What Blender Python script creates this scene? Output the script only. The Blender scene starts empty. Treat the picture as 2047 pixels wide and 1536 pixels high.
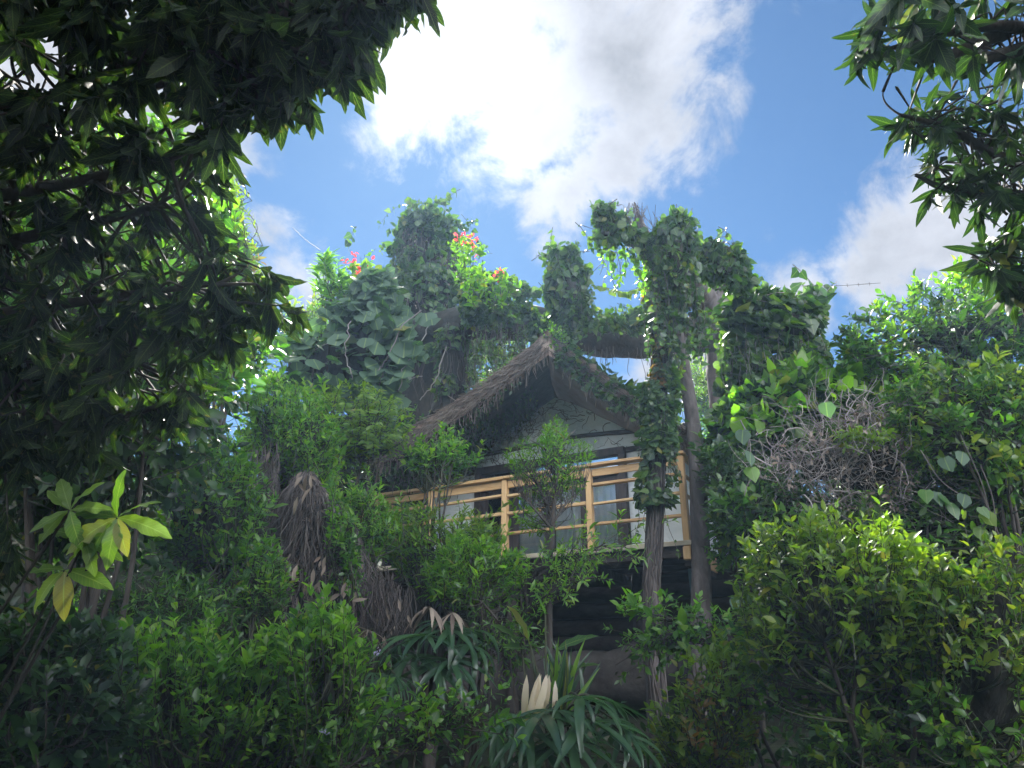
import bpy, math, random
import numpy as np
from mathutils import Vector, Matrix, Quaternion

rng = np.random.default_rng(11)
random.seed(5)
S = bpy.context.scene
C = S.collection

# ------------------------------------------------------------------ camera, sky, sun, exposure
CAM_Z, PITCH, FPX = 1.6, math.radians(22.0), 1478.0
cam_d = bpy.data.cameras.new('camera')
cam_d.sensor_width = 36.0
cam_d.lens = 36.0 * FPX / 2047.0
cam_d.clip_start, cam_d.clip_end = 0.05, 2000
cam = bpy.data.objects.new('camera', cam_d)
cam.location = (0, 0, CAM_Z)
cam.rotation_euler = (math.pi / 2 + PITCH, 0, 0)
C.objects.link(cam)
S.camera = cam
CP, SP = math.cos(PITCH), math.sin(PITCH)

def ray(px, py):
    x = (np.asarray(px, float) - 1023.5) / FPX
    z = (768.0 - np.asarray(py, float)) / FPX
    return np.stack([x, CP - z * SP, SP + z * CP], -1)
def P(px, py, d):            # the place at optical depth d metres along a sight line
    return np.array([0, 0, CAM_Z]) + ray(px, py) * np.asarray(d, float)[..., None]
def PY(px, py, Y):           # the same, for a given distance Y on the ground
    r = ray(px, py)
    return np.array([0, 0, CAM_Z]) + r * (np.asarray(Y, float) / r[..., 1])[..., None]
def project(p):
    q = p - np.array([0, 0, CAM_Z])
    d = q[..., 1] * CP + q[..., 2] * SP
    u = -q[..., 1] * SP + q[..., 2] * CP
    d = np.maximum(d, 0.05)
    return 1023.5 + FPX * q[..., 0] / d, 768 - FPX * u / d, d

SUN_EL, SUN_AZ = math.radians(43.0), math.radians(-6.5)     # azimuth from +Y, to the right positive
sun_dir = Vector((math.sin(SUN_AZ) * math.cos(SUN_EL), math.cos(SUN_AZ) * math.cos(SUN_EL), math.sin(SUN_EL)))

S.view_settings.view_transform = 'Standard'
S.view_settings.look = 'None'
S.view_settings.gamma = 1.0
S.view_settings.use_curve_mapping = False
S.view_settings.exposure = 2.3
cy = S.cycles
cy.use_denoising = True
cy.max_bounces, cy.diffuse_bounces, cy.glossy_bounces, cy.transmission_bounces = 6, 3, 2, 5
cy.transparent_max_bounces = 8
cy.volume_bounces = 0
cy.sample_clamp_indirect = 6.0

def build_world():
    w = bpy.data.worlds.new('World')
    S.world = w
    w.use_nodes = True
    nt = w.node_tree
    nt.nodes.clear()
    N = nt.nodes.new
    L = nt.links.new
    def math_(op, a, b=None, clamp=False):
        n = N('ShaderNodeMath'); n.operation = op; n.use_clamp = clamp
        for i, v in enumerate((a, b)):
            if v is None: continue
            if isinstance(v, (int, float)): n.inputs[i].default_value = v
            else: L(v, n.inputs[i])
        return n.outputs[0]
    def noise(vec, scale, detail, rough, dist=0.0):
        n = N('ShaderNodeTexNoise'); n.inputs['Scale'].default_value = scale
        n.inputs['Detail'].default_value = detail; n.inputs['Roughness'].default_value = rough
        n.inputs['Distortion'].default_value = dist
        L(vec, n.inputs['Vector']); return n
    def smooth(v, a, b):
        n = N('ShaderNodeMapRange'); n.interpolation_type = 'SMOOTHSTEP'
        n.inputs[1].default_value = a; n.inputs[2].default_value = b
        L(v, n.inputs[0]); return n.outputs[0]
    def mix(f, a, b):
        n = N('ShaderNodeMix'); n.data_type = 'RGBA'
        L(f, n.inputs[0])
        for k, v in ((6, a), (7, b)):
            if isinstance(v, tuple): n.inputs[k].default_value = v
            else: L(v, n.inputs[k])
        return n.outputs[2]
    sky = N('ShaderNodeTexSky'); sky.sky_type = 'NISHITA'; sky.sun_disc = False
    sky.sun_elevation = SUN_EL
    sky.sun_rotation = SUN_AZ
    sky.air_density, sky.dust_density, sky.ozone_density = 1.0, 0.15, 3.0
    tc = N('ShaderNodeTexCoord'); D = tc.outputs['Generated']
    nrm = N('ShaderNodeVectorMath'); nrm.operation = 'NORMALIZE'; L(D, nrm.inputs[0]); D = nrm.outputs[0]
    wob = noise(D, 5.0, 5, 0.62)
    sub = N('ShaderNodeVectorMath'); sub.operation = 'MULTIPLY_ADD'
    L(wob.outputs['Color'], sub.inputs[0]); sub.inputs[1].default_value = (0.17,) * 3; sub.inputs[2].default_value = (-0.085,) * 3
    add = N('ShaderNodeVectorMath'); add.operation = 'ADD'; L(D, add.inputs[0]); L(sub.outputs[0], add.inputs[1])
    DW = add.outputs[0]
    blobs = [(1080, -120, 420), (860, 120, 210), (1010, 180, 235), (1210, 120, 240), (1260, 280, 150), (790, 265, 110),
             (1120, 375, 95), (1330, 340, 80), (1880, 430, 190), (1990, 330, 130), (1780, 520, 120), (1610, 590, 110),
             (120, 150, 300), (360, 230, 160), (610, 600, 80), (560, 490, 34), (1520, 450, 26), (-300, 600, 300), (1400, 770, 120), (700, 700, 120)]
    field = None
    for (bx, by, br) in blobs:
        v = ray(bx, by); v = v / np.linalg.norm(v)
        dn = N('ShaderNodeVectorMath'); dn.operation = 'DISTANCE'; L(DW, dn.inputs[0]); dn.inputs[1].default_value = tuple(v)
        f = math_('SUBTRACT', 1.0, math_('DIVIDE', dn.outputs['Value'], br / FPX * 0.92))
        f = math_('MULTIPLY', f, min(1.0, br / 170.0))
        field = f if field is None else math_('MAXIMUM', field, f)
    # clouds everywhere else
    nb = noise(D, 1.7, 3, 0.5)
    away = N('ShaderNodeVectorMath'); away.operation = 'DOT_PRODUCT'; L(D, away.inputs[0])
    c0 = ray(1023, 500); away.inputs[1].default_value = tuple(c0 / np.linalg.norm(c0))
    off = smooth(away.outputs['Value'], 0.78, 0.62)
    gen = math_('MULTIPLY', math_('SUBTRACT', nb.outputs['Fac'], 0.44), 3.0)
    gen = math_('SUBTRACT', gen, math_('MULTIPLY', math_('SUBTRACT', 1.0, off), 3.0))
    field = math_('MAXIMUM', field, gen)
    fine = noise(D, 8.0, 9, 0.66, 0.35)
    wisp = noise(D, 3.2, 6, 0.6, 0.8)
    dens = math_('ADD', field, math_('MULTIPLY', math_('SUBTRACT', fine.outputs['Fac'], 0.5), 1.7))
    dens = math_('ADD', dens, math_('MULTIPLY', math_('SUBTRACT', wisp.outputs['Fac'], 0.5), 1.35))
    for (bx, by, br) in ((900, 305, 120), (960, 290, 80), (1285, 335, 80)):      # blue breaks in the cloud
        v = ray(bx, by); v = v / np.linalg.norm(v)
        dn = N('ShaderNodeVectorMath'); dn.operation = 'DISTANCE'; L(DW, dn.inputs[0]); dn.inputs[1].default_value = tuple(v)
        dens = math_('SUBTRACT', dens, math_('MULTIPLY', smooth(dn.outputs['Value'], br / FPX, 0.0), 0.2))
    mask = smooth(dens, -0.02, 0.5)
    # cloud brightness: thin edges and the part near the sun shine, the thick part is greyer
    thick = smooth(dens, 0.15, 1.0)
    sd = N('ShaderNodeVectorMath'); sd.operation = 'DOT_PRODUCT'; L(D, sd.inputs[0]); sd.inputs[1].default_value = tuple(sun_dir)
    glow = smooth(sd.outputs['Value'], 0.975, 1.0)
    det = noise(D, 6.0, 8, 0.6, 0.5)
    shade = math_('ADD', math_('MULTIPLY', thick, -0.26), 1.28)
    shade = math_('ADD', shade, math_('MULTIPLY', math_('SUBTRACT', det.outputs['Fac'], 0.5), 1.5))
    shade = math_('ADD', shade, math_('MULTIPLY', glow, .8))
    front = smooth(sd.outputs['Value'], 0.72, -0.1)          # unseen clouds away from the sun, brightened as added fill light
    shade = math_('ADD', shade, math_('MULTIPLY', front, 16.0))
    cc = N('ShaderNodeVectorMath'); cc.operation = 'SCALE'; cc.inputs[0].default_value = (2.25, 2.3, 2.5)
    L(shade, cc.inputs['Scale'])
    tint = N('ShaderNodeMix'); tint.data_type = 'RGBA'; tint.blend_type = 'MULTIPLY'; tint.inputs[0].default_value = 1.0
    L(sky.outputs[0], tint.inputs[6]); tint.inputs[7].default_value = SKY_TINT
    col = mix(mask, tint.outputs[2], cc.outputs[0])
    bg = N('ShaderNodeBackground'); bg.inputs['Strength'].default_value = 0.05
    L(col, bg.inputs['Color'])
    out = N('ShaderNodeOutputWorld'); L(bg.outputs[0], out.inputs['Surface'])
SKY_TINT = (0.27, 0.39, 0.47, 1.0)
build_world()

sl = bpy.data.lights.new('sun', 'SUN')
sl.energy, sl.angle, sl.color = 4.4, math.radians(7.0), (1.0, 0.95, 0.86)
so = bpy.data.objects.new('sun', sl)
so.rotation_mode = 'QUATERNION'
so.rotation_quaternion = sun_dir.to_track_quat('Z', 'Y')
so.location = (0, 0, 60)
C.objects.link(so)

# ------------------------------------------------------------------ small tools
UP = np.array([0, 0, 1.0])
def nz(v):
    return v / np.maximum(np.linalg.norm(v, axis=-1, keepdims=True), 1e-9)
def lerp(a, b, t): return a + (b - a) * t
_nk = rng.normal(size=(7, 3)); _np = rng.uniform(0, 6.28, 7)
def wave(p, s):              # cheap smooth noise, about -1..1
    q = np.asarray(p) * s
    r = np.zeros(q.shape[:-1])
    for k in range(7):
        r += np.sin(q @ (_nk[k] * (1 + .35 * k)) + _np[k]) / (1 + .25 * k)
    return r / 3.0
def in_poly(x, y, poly):
    inside = np.zeros(x.shape, bool)
    n = len(poly)
    for i in range(n):
        x0, y0 = poly[i]; x1, y1 = poly[(i + 1) % n]
        if y0 == y1: continue
        c = ((y0 > y) != (y1 > y)) & (x < (x1 - x0) * (y - y0) / (y1 - y0) + x0)
        inside ^= c
    return inside
def edge_dist(x, y, poly):
    d = np.full(x.shape, 1e9)
    n = len(poly)
    for i in range(n):
        a = np.array(poly[i], float); b = np.array(poly[(i + 1) % n], float)
        ab = b - a
        t = np.clip(((x - a[0]) * ab[0] + (y - a[1]) * ab[1]) / max(ab @ ab, 1e-9), 0, 1)
        d = np.minimum(d, np.hypot(x - a[0] - t * ab[0], y - a[1] - t * ab[1]))
    return d
def ragged(poly, amp):
    """an outline with uneven edges"""
    p = np.array(poly, float); out = []
    for i in range(len(p)):
        a, b = p[i], p[(i + 1) % len(p)]; k = max(1, int(np.hypot(*(b - a)) / 22))
        for j in range(k): out.append(a + (b - a) * j / k)
    q = np.array(out); w = np.concatenate([q, np.zeros((len(q), 1))], 1)
    q[:, 0] += amp * wave(w + 7, .06) + amp * .5 * rng.normal(size=len(q)); q[:, 1] += amp * wave(w + 91, .06) + amp * .5 * rng.normal(size=len(q))
    return [tuple(v) for v in q]
def volume(poly, d0, bulge, n, clump=0.0, holes=(), shell=0.0, cs=1.6):
    """n places inside a rounded body d0 metres off whose outline is poly; clump > 0 leaves hollows."""
    pa = np.array(poly, float); lo, hi = pa.min(0), pa.max(0)
    poly = ragged(poly, .05 * float((hi - lo).min()))
    got = []; tot = 0
    for _ in range(60):
        m = n * 3 + 50
        x = rng.uniform(lo[0], hi[0], m); y = rng.uniform(lo[1], hi[1], m)
        ok = in_poly(x, y, poly)
        for (hx, hy, hr) in holes: ok &= np.hypot(x - hx, y - hy) > hr
        x, y = x[ok], y[ok]
        e = edge_dist(x, y, poly[::2])
        h = bulge * np.sqrt(np.clip(e / (0.35 * min(hi[0] - lo[0], hi[1] - lo[1])), 0, 1))
        u = rng.uniform(-1, 1, len(x))
        if shell > 0:
            u = np.where(rng.random(len(x)) < shell, np.sign(u - .35) * (0.75 + .25 * rng.random(len(x))), u)
        p = P(x, y, d0 + h * u)
        if clump > 0:
            p = p[wave(p, cs) + rng.normal(0, .35, len(p)) > (clump - 1) * 1.0]
        got.append(p); tot += len(p)
        if tot >= n: break
    return np.concatenate(got)[:n]

def tag(o, label=None, cat=None, group=None, kind=None):
    if label: o['label'] = label
    if cat: o['category'] = cat
    if group: o['group'] = group
    if kind: o['kind'] = kind
    return o
def thing(name, label, cat, loc=(0, 0, 0), group=None):
    o = bpy.data.objects.new(name, None)
    o.empty_display_size = 0.2
    o.location = tuple(float(v) for v in loc)
    C.objects.link(o)
    return tag(o, label, cat, group)
def base_of(parent):
    b = np.zeros(3)
    while parent is not None:
        b = b + np.array(parent.location); parent = parent.parent
    return b
def raw_mesh(name, V, F, mat, attr=None, smooth=True):
    """mesh from arrays; F is (n,3) or (n,4) or a list of such arrays"""
    me = bpy.data.meshes.new(name)
    Fs = F if isinstance(F, list) else [F]
    Fs = [f for f in Fs if len(f)]
    me.vertices.add(len(V)); me.vertices.foreach_set('co', np.asarray(V, np.float32).ravel())
    nl = sum(f.size for f in Fs); npoly = sum(len(f) for f in Fs)
    me.loops.add(nl); me.polygons.add(npoly)
    me.loops.foreach_set('vertex_index', np.concatenate([f.ravel() for f in Fs]).astype(np.int32))
    tot = np.concatenate([np.full(len(f), f.shape[1], np.int32) for f in Fs])
    st = np.concatenate([[0], np.cumsum(tot)[:-1]]).astype(np.int32)
    me.polygons.foreach_set('loop_start', st)
    me.polygons.foreach_set('use_smooth', np.full(npoly, smooth, bool))
    if attr is not None:
        a = me.attributes.new('luv', 'FLOAT_VECTOR', 'POINT')
        a.data.foreach_set('vector', np.asarray(attr, np.float32).ravel())
    me.update(calc_edges=True)
    me.materials.append(mat)
    return me
def link(name, me, parent=None, kind=None):
    o = bpy.data.objects.new(name, me)
    C.objects.link(o)
    if parent is not None: o.parent = parent
    if kind: o['kind'] = kind
    return o
def part(name, V, F, mat, parent=None, kind=None, attr=None, smooth=True):
    V = np.asarray(V, float)
    if parent is not None: V = V - base_of(parent)
    return link(name, raw_mesh(name, V, F, mat, attr, smooth), parent, kind)

# tubes: pts (N,M,3), rad (N,M) or (M,) -> V, F
def tubes(pts, rad, sides=5):
    pts = np.asarray(pts, float)
    if pts.ndim == 2: pts = pts[None]
    Nn, M = pts.shape[:2]
    rad = np.broadcast_to(np.asarray(rad, float), (Nn, M))
    T = np.empty_like(pts)
    T[:, 1:-1] = pts[:, 2:] - pts[:, :-2]; T[:, 0] = pts[:, 1] - pts[:, 0]; T[:, -1] = pts[:, -1] - pts[:, -2]
    T = nz(T)
    ref = np.where(np.abs(T[:, :1, 2:]) > .8, np.array([1., 0, 0]), np.array([0, 0, 1.]))
    A = nz(np.cross(T, np.broadcast_to(ref, T.shape))); B = np.cross(T, A)
    ang = np.arange(sides) / sides * 2 * np.pi
    V = pts[:, :, None] + rad[:, :, None, None] * (np.cos(ang)[:, None] * A[:, :, None] + np.sin(ang)[:, None] * B[:, :, None])
    V = V.reshape(-1, 3)
    i = np.arange(Nn)[:, None, None] * M * sides; j = np.arange(M - 1)[None, :, None] * sides; k = np.arange(sides)[None, None]
    k2 = (k + 1) % sides
    F = np.stack([i + j + k, i + j + k2, i + j + sides + k2, i + j + sides + k], -1).reshape(-1, 4)
    return V, F
class Geo:                    # gathers several pieces of ONE part
    def __init__(s): s.V = []; s.F = {3: [], 4: []}; s.n = 0
    def add(s, V, F):
        s.V.append(np.asarray(V, float)); F = np.asarray(F)
        s.F[F.shape[1]].append(F + s.n); s.n += len(V); return s
    def tube(s, pts, rad, sides=5): return s.add(*tubes(pts, rad, sides))
    def build(s, name, mat, parent=None, kind=None, smooth=True):
        if not s.V: return None
        return part(name, np.concatenate(s.V), [np.concatenate(f) for f in s.F.values() if f], mat, parent, kind, None, smooth)
def smooth_line(ctrl, m):
    """Catmull-Rom through control points"""
    c = np.asarray(ctrl, float)
    if len(c) == 2: return c[0] + (c[1] - c[0]) * np.linspace(0, 1, m)[:, None]
    e = np.concatenate([[2 * c[0] - c[1]], c, [2 * c[-1] - c[-2]]])
    out = []
    for t in np.linspace(0, len(c) - 1 - 1e-6, m):
        i = int(t); f = t - i
        p0, p1, p2, p3 = e[i:i + 4]
        out.append(.5 * (2 * p1 + (p2 - p0) * f + (2 * p0 - 5 * p1 + 4 * p2 - p3) * f * f + (3 * p1 - p0 - 3 * p2 + p3) * f ** 3))
    return np.array(out)
def rough_tube(ctrl, radii, m=40, sides=16, amp=.12, sc=2.2, flute=0.0):
    """a trunk: uneven, fluted"""
    pts = smooth_line(ctrl, m)
    rad = np.interp(np.linspace(0, 1, m), np.linspace(0, 1, len(radii)), radii)
    V, F = tubes(pts, rad, sides)
    c = np.repeat(pts, sides, 0); dlt = V - c
    ang = np.tile(np.arange(sides) / sides * 2 * np.pi, m)
    k = 1 + amp * wave(V, sc) + amp * .6 * wave(V, sc * 3.1) + flute * np.sin(ang * 5 + V[:, 2] * .7)
    return c + dlt * k[:, None], F
def boxbeam(p0, p1, w, h, up=(0, 0, 1), jit=0.0):
    """box along p0-p1, w across, h along up"""
    p0, p1 = np.asarray(p0, float), np.asarray(p1, float)
    t = nz(p1 - p0); a = nz(np.cross(t, np.asarray(up, float))); b = np.cross(a, t)
    V = []
    for p in (p0, p1):
        for sa, sb in ((-1, -1), (1, -1), (1, 1), (-1, 1)):
            V.append(p + a * sa * w / 2 + b * sb * h / 2 + rng.normal(0, jit, 3) if jit else p + a * sa * w / 2 + b * sb * h / 2)
    F = np.array([[0, 1, 2, 3], [7, 6, 5, 4], [0, 4, 5, 1], [1, 5, 6, 2], [2, 6, 7, 3], [3, 7, 4, 0]])
    return np.array(V), F
def add_bevel(o, w=.006):
    m = o.modifiers.new('bevel', 'BEVEL'); m.width = w; m.segments = 1
    return o

# ------------------------------------------------------------------ materials
def new_mat(name):
    m = bpy.data.materials.new(name); m.use_nodes = True
    m.node_tree.nodes.clear(); return m, m.node_tree.nodes.new, m.node_tree.links.new
def ramp(N, L, fac, cols, old=None):
    r = N('ShaderNodeValToRGB'); el = r.color_ramp.elements
    n = len(cols) + (1 if old else 0)
    while len(el) < n: el.new(.5)
    for i, c in enumerate(cols):
        el[i].position = i / (len(cols) - 1) * (.975 if old else 1); el[i].color = (*c, 1)
    if old: el[n - 1].position = .99; el[n - 1].color = (*old, 1)
    L(fac, r.inputs[0]); return r.outputs[0]
def leaf_mat(name, cols, trans=.42, rough=.42, vein=.0, spec=.5, yellow=1.0, spots=0.0, old=(.13, .13, .03)):
    m, N, L = new_mat(name)
    g = N('ShaderNodeNewGeometry'); oi = N('ShaderNodeObjectInfo')
    a = N('ShaderNodeMath'); a.operation = 'ADD'; L(g.outputs['Random Per Island'], a.inputs[0]); L(oi.outputs['Random'], a.inputs[1])
    f = N('ShaderNodeMath'); f.operation = 'FRACT'; L(a.outputs[0], f.inputs[0])
    col = ramp(N, L, f.outputs[0], cols, old)
    at = N('ShaderNodeAttribute'); at.attribute_name = 'luv'
    sp = N('ShaderNodeSeparateXYZ'); L(at.outputs['Vector'], sp.inputs[0])
    if vein > 0:
        ab = N('ShaderNodeMath'); ab.operation = 'ABSOLUTE'; L(sp.outputs[0], ab.inputs[0])
        mr = N('ShaderNodeMapRange'); mr.inputs[1].default_value = .10; mr.inputs[2].default_value = .03; L(ab.outputs[0], mr.inputs[0])
        # side veins slant towards the tip
        sv = N('ShaderNodeMath'); sv.operation = 'MULTIPLY_ADD'; L(ab.outputs[0], sv.inputs[0]); sv.inputs[1].default_value = -.13; L(sp.outputs[1], sv.inputs[2])
        sn = N('ShaderNodeMath'); sn.operation = 'SINE'; sm = N('ShaderNodeMath'); sm.operation = 'MULTIPLY'; sm.inputs[1].default_value = 85
        L(sv.outputs[0], sm.inputs[0]); L(sm.outputs[0], sn.inputs[0])
        s2 = N('ShaderNodeMapRange'); s2.inputs[1].default_value = .8; s2.inputs[2].default_value = 1.0; s2.inputs[4].default_value = .45; L(sn.outputs[0], s2.inputs[0])
        mx = N('ShaderNodeMath'); mx.operation = 'MAXIMUM'; L(mr.outputs[0], mx.inputs[0]); L(s2.outputs[0], mx.inputs[1])
        mv = N('ShaderNodeMath'); mv.operation = 'MULTIPLY'; mv.inputs[1].default_value = vein; L(mx.outputs[0], mv.inputs[0])
        mixc = N('ShaderNodeMix'); mixc.data_type = 'RGBA'; L(mv.outputs[0], mixc.inputs[0]); L(col, mixc.inputs[6]); mixc.inputs[7].default_value = (.17, .24, .08, 1)
        col = mixc.outputs[2]
    if spots > 0:
        tcn = N('ShaderNodeTexNoise'); tcn.inputs['Scale'].default_value = 38; tcn.inputs['Detail'].default_value = 3
        gp = N('ShaderNodeTexCoord'); L(gp.outputs['Object'], tcn.inputs['Vector'])
        sr = N('ShaderNodeMapRange'); sr.inputs[1].default_value = .62; sr.inputs[2].default_value = .7; sr.inputs[4].default_value = spots; L(tcn.outputs[0], sr.inputs[0])
        mixs = N('ShaderNodeMix'); mixs.data_type = 'RGBA'; L(sr.outputs[0], mixs.inputs[0]); L(col, mixs.inputs[6]); mixs.inputs[7].default_value = (.12, .085, .035, 1)
        col = mixs.outputs[2]
    pb = N('ShaderNodeBsdfPrincipled'); L(col, pb.inputs['Base Color']); pb.inputs['Roughness'].default_value = rough
    pb.inputs['Specular IOR Level'].default_value = spec
    tr = N('ShaderNodeBsdfTranslucent')
    tm = N('ShaderNodeMix'); tm.data_type = 'RGBA'; tm.blend_type = 'MULTIPLY'; tm.inputs[0].default_value = 1; L(col, tm.inputs[6])
    tm.inputs[7].default_value = (3.0 * yellow, 3.1, .75, 1); L(tm.outputs[2], tr.inputs[0])
    ms = N('ShaderNodeMixShader'); ms.inputs[0].default_value = trans; L(pb.outputs[0], ms.inputs[1]); L(tr.outputs[0], ms.inputs[2])
    o = N('ShaderNodeOutputMaterial'); L(ms.outputs[0], o.inputs[0])
    return m
def solid_mat(name, cols, scale=6, rough=.8, bump=.3, stretch=(1, 1, 1), detail=6, bscale=None, spec=.3, isl=0.0, dist=0.0):
    m, N, L = new_mat(name)
    tc = N('ShaderNodeTexCoord'); mp = N('ShaderNodeMapping'); mp.inputs['Scale'].default_value = stretch
    L(tc.outputs['Object'], mp.inputs[0])
    n = N('ShaderNodeTexNoise'); n.inputs['Scale'].default_value = scale; n.inputs['Detail'].default_value = detail; n.inputs['Roughness'].default_value = .65
    n.inputs['Distortion'].default_value = dist
    L(mp.outputs[0], n.inputs['Vector'])
    mr = N('ShaderNodeMapRange'); mr.inputs[1].default_value = .3; mr.inputs[2].default_value = .7; L(n.outputs[0], mr.inputs[0])
    fac = mr.outputs[0]
    if isl > 0:
        g = N('ShaderNodeNewGeometry'); oi = N('ShaderNodeObjectInfo')
        a = N('ShaderNodeMath'); a.operation = 'ADD'; L(g.outputs['Random Per Island'], a.inputs[0]); L(oi.outputs['Random'], a.inputs[1])
        f = N('ShaderNodeMath'); f.operation = 'FRACT'; L(a.outputs[0], f.inputs[0])
        mm = N('ShaderNodeMix'); mm.data_type = 'FLOAT'; mm.inputs[0].default_value = isl; L(fac, mm.inputs[2]); L(f.outputs[0], mm.inputs[3]); fac = mm.outputs[0]
    col = ramp(N, L, fac, cols)
    pb = N('ShaderNodeBsdfPrincipled'); L(col, pb.inputs['Base Color']); pb.inputs['Roughness'].default_value = rough
    pb.inputs['Specular IOR Level'].default_value = spec
    if bump:
        n2 = N('ShaderNodeTexNoise'); n2.inputs['Scale'].default_value = bscale or scale * 2.5; n2.inputs['Detail'].default_value = 6; L(mp.outputs[0], n2.inputs['Vector'])
        b = N('ShaderNodeBump'); b.inputs['Strength'].default_value = bump; b.inputs['Distance'].default_value = .03; L(n2.outputs[0], b.inputs['Height']); L(b.outputs[0], pb.inputs['Normal'])
    o = N('ShaderNodeOutputMaterial'); L(pb.outputs[0], o.inputs[0])
    return m
M = {}
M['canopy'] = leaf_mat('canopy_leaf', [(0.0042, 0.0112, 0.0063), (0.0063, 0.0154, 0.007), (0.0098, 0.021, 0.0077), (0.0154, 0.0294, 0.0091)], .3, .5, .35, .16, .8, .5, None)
M['mango'] = leaf_mat('long_leaf', [(.008, .024, .014), (.013, .034, .016), (.019, .044, .017), (.03, .06, .018)], .2, .42, .5, .3, .75, .4)
M['deep'] = leaf_mat('deep_green_leaf', [(0.006, 0.02, 0.009), (0.014, 0.042, 0.014), (0.03, 0.07, 0.02)], .4, .4)
M['lime'] = leaf_mat('lime_leaf', [(0.03, 0.09, 0.012), (0.06, 0.145, 0.018), (0.1, 0.195, 0.024), (0.145, 0.235, 0.032)], .5, .4, .3, .5, .85)
M['yellow'] = leaf_mat('yellow_green_leaf', [(0.0546, 0.117, 0.014), (0.078, 0.1404, 0.0172), (0.1014, 0.156, 0.0218)], .5, .4, .6)
M['shrub'] = leaf_mat('shrub_leaf', [(0.01, 0.04, 0.01), (0.032, 0.09, 0.016), (0.06, 0.14, 0.022), (0.105, 0.2, 0.032)], .45, .35, .3, .6, .8)
M['round'] = leaf_mat('oval_leaf', [(0.016, 0.05, 0.012), (0.045, 0.1, 0.015), (0.09, 0.15, 0.02), (0.15, 0.195, 0.026)], .45, .38, .35, .5, 1.0)
M['vine'] = leaf_mat('vine_leaf', [(0.01, 0.03, 0.014), (0.02, 0.05, 0.018), (0.035, 0.072, 0.022), (0.07, 0.11, 0.03)], 0.34, .42, .3, .5, .8)
M['gourd'] = leaf_mat('gourd_leaf', [(0.0425, 0.0765, 0.051), (0.051, 0.0935, 0.0595), (0.0638, 0.1062, 0.068)], .3, .6, .5, .3, .7)
M['feather'] = leaf_mat('feathery_leaf', [(0.06, 0.13, 0.02), (0.085, 0.155, 0.024), (0.115, 0.18, 0.03)], .5, .5)
M['red_vine'] = leaf_mat('rusty_vine_leaf', [(0.051, 0.076, 0.025), (0.119, 0.076, 0.025), (0.17, 0.085, 0.03), (0.06, 0.085, 0.025)], .4, .5)
M['palm'] = leaf_mat('palm_leaf', [(0.02, 0.05, 0.024), (0.03, 0.072, 0.03), (0.042, 0.088, 0.038)], .25, .3, .0, .6, .7, old=None)
M['taro'] = leaf_mat('broad_leaf', [(0.0405, 0.09, 0.027), (0.054, 0.108, 0.027)], .5, .35, .7, .5, .8)
M['young'] = leaf_mat('young_leaf', [(.045, .1, .014), (.065, .125, .018), (.085, .14, .02)], .38, .45, .6, .4, .9, .5)
M['bougain'] = leaf_mat('red_bract', [(.75, .06, .06), (.8, .09, .1), (.7, .05, .09)], .5, .5, old=None)
M['bougain'].node_tree.nodes['Mix'].inputs[7].default_value = (1.2, 1.0, 1.0, 1)
M['lilac'] = leaf_mat('lilac_petal', [(.45, .4, .6), (.55, .5, .68)], .4, .5, old=None)
M['lilac'].node_tree.nodes['Mix'].inputs[7].default_value = (1, 1, 1, 1)
M['dry'] = leaf_mat('dry_leaf', [(.12, .09, .07), (.19, .15, .115), (.28, .23, .18)], .25, .6, old=None)
M['dry'].node_tree.nodes['Mix'].inputs[7].default_value = (1.2, 1.0, .8, 1)
M['pale_dry'] = leaf_mat('pale_dead_leaf', [(.42, .36, .29), (.55, .48, .4), (.34, .27, .2)], .2, .6, old=None)
M['straw'] = solid_mat('loose_straw', [(.06, .046, .036), (.13, .105, .085), (.22, .185, .15)], 8, .8, 0, isl=.8)
M['strand'] = solid_mat('dry_strand', [(.026, .022, .02), (.06, .05, .045), (.13, .112, .1)], 8, .8, 0, isl=.8)
M['twig'] = solid_mat('pale_dead_twig', [(.1, .088, .078), (.21, .185, .17), (.34, .31, .285)], 8, .8, 0, isl=.8)
M['bark'] = solid_mat('dark_bark', [(.018, .015, .013), (.04, .034, .028), (.07, .06, .05)], 7, .85, .8, (1, 1, .3))
M['grey_bark'] = solid_mat('grey_bark', [(.035, .03, .028), (.1, .086, .08), (.18, .16, .148)], 5, .85, .9, (1, 1, .35), dist=.4)
M['green_stem'] = solid_mat('green_stem', [(.022, .034, .014), (.04, .046, .022), (.06, .06, .034)], 8, .6, 0)
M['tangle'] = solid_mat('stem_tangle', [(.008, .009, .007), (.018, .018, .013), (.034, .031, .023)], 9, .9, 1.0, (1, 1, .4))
M['soil'] = solid_mat('dark_soil', [(.016, .014, .01), (.03, .027, .018), (.03, .042, .018), (.05, .042, .03)], 1.3, .95, .8, bscale=9)
M['thatch'] = solid_mat('weathered_thatch', [(.12, .085, .066), (.23, .17, .14), (.34, .265, .22), (.17, .15, .1)], 5, .9, 1.0, (1, .35, 1))
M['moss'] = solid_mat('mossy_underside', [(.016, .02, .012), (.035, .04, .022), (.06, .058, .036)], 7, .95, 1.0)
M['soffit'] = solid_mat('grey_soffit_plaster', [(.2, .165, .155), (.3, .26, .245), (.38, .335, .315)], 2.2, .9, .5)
M['plaster'] = solid_mat('white_plaster', [(.6, .66, .65), (.78, .84, .84), (.84, .88, .87), (.87, .9, .89)], 2.2, .8, .8, bscale=14)
M['dark_wood'] = solid_mat('dark_stained_wood', [(.03, .024, .024), (.06, .048, .046), (.095, .078, .074)], 9, .55, .4, (1, 1, .12))
M['beam_wood'] = solid_mat('dark_log', [(.018, .015, .013), (.04, .033, .028), (.065, .054, .046)], 5, .8, .8, (.25, 1, 1))
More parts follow.
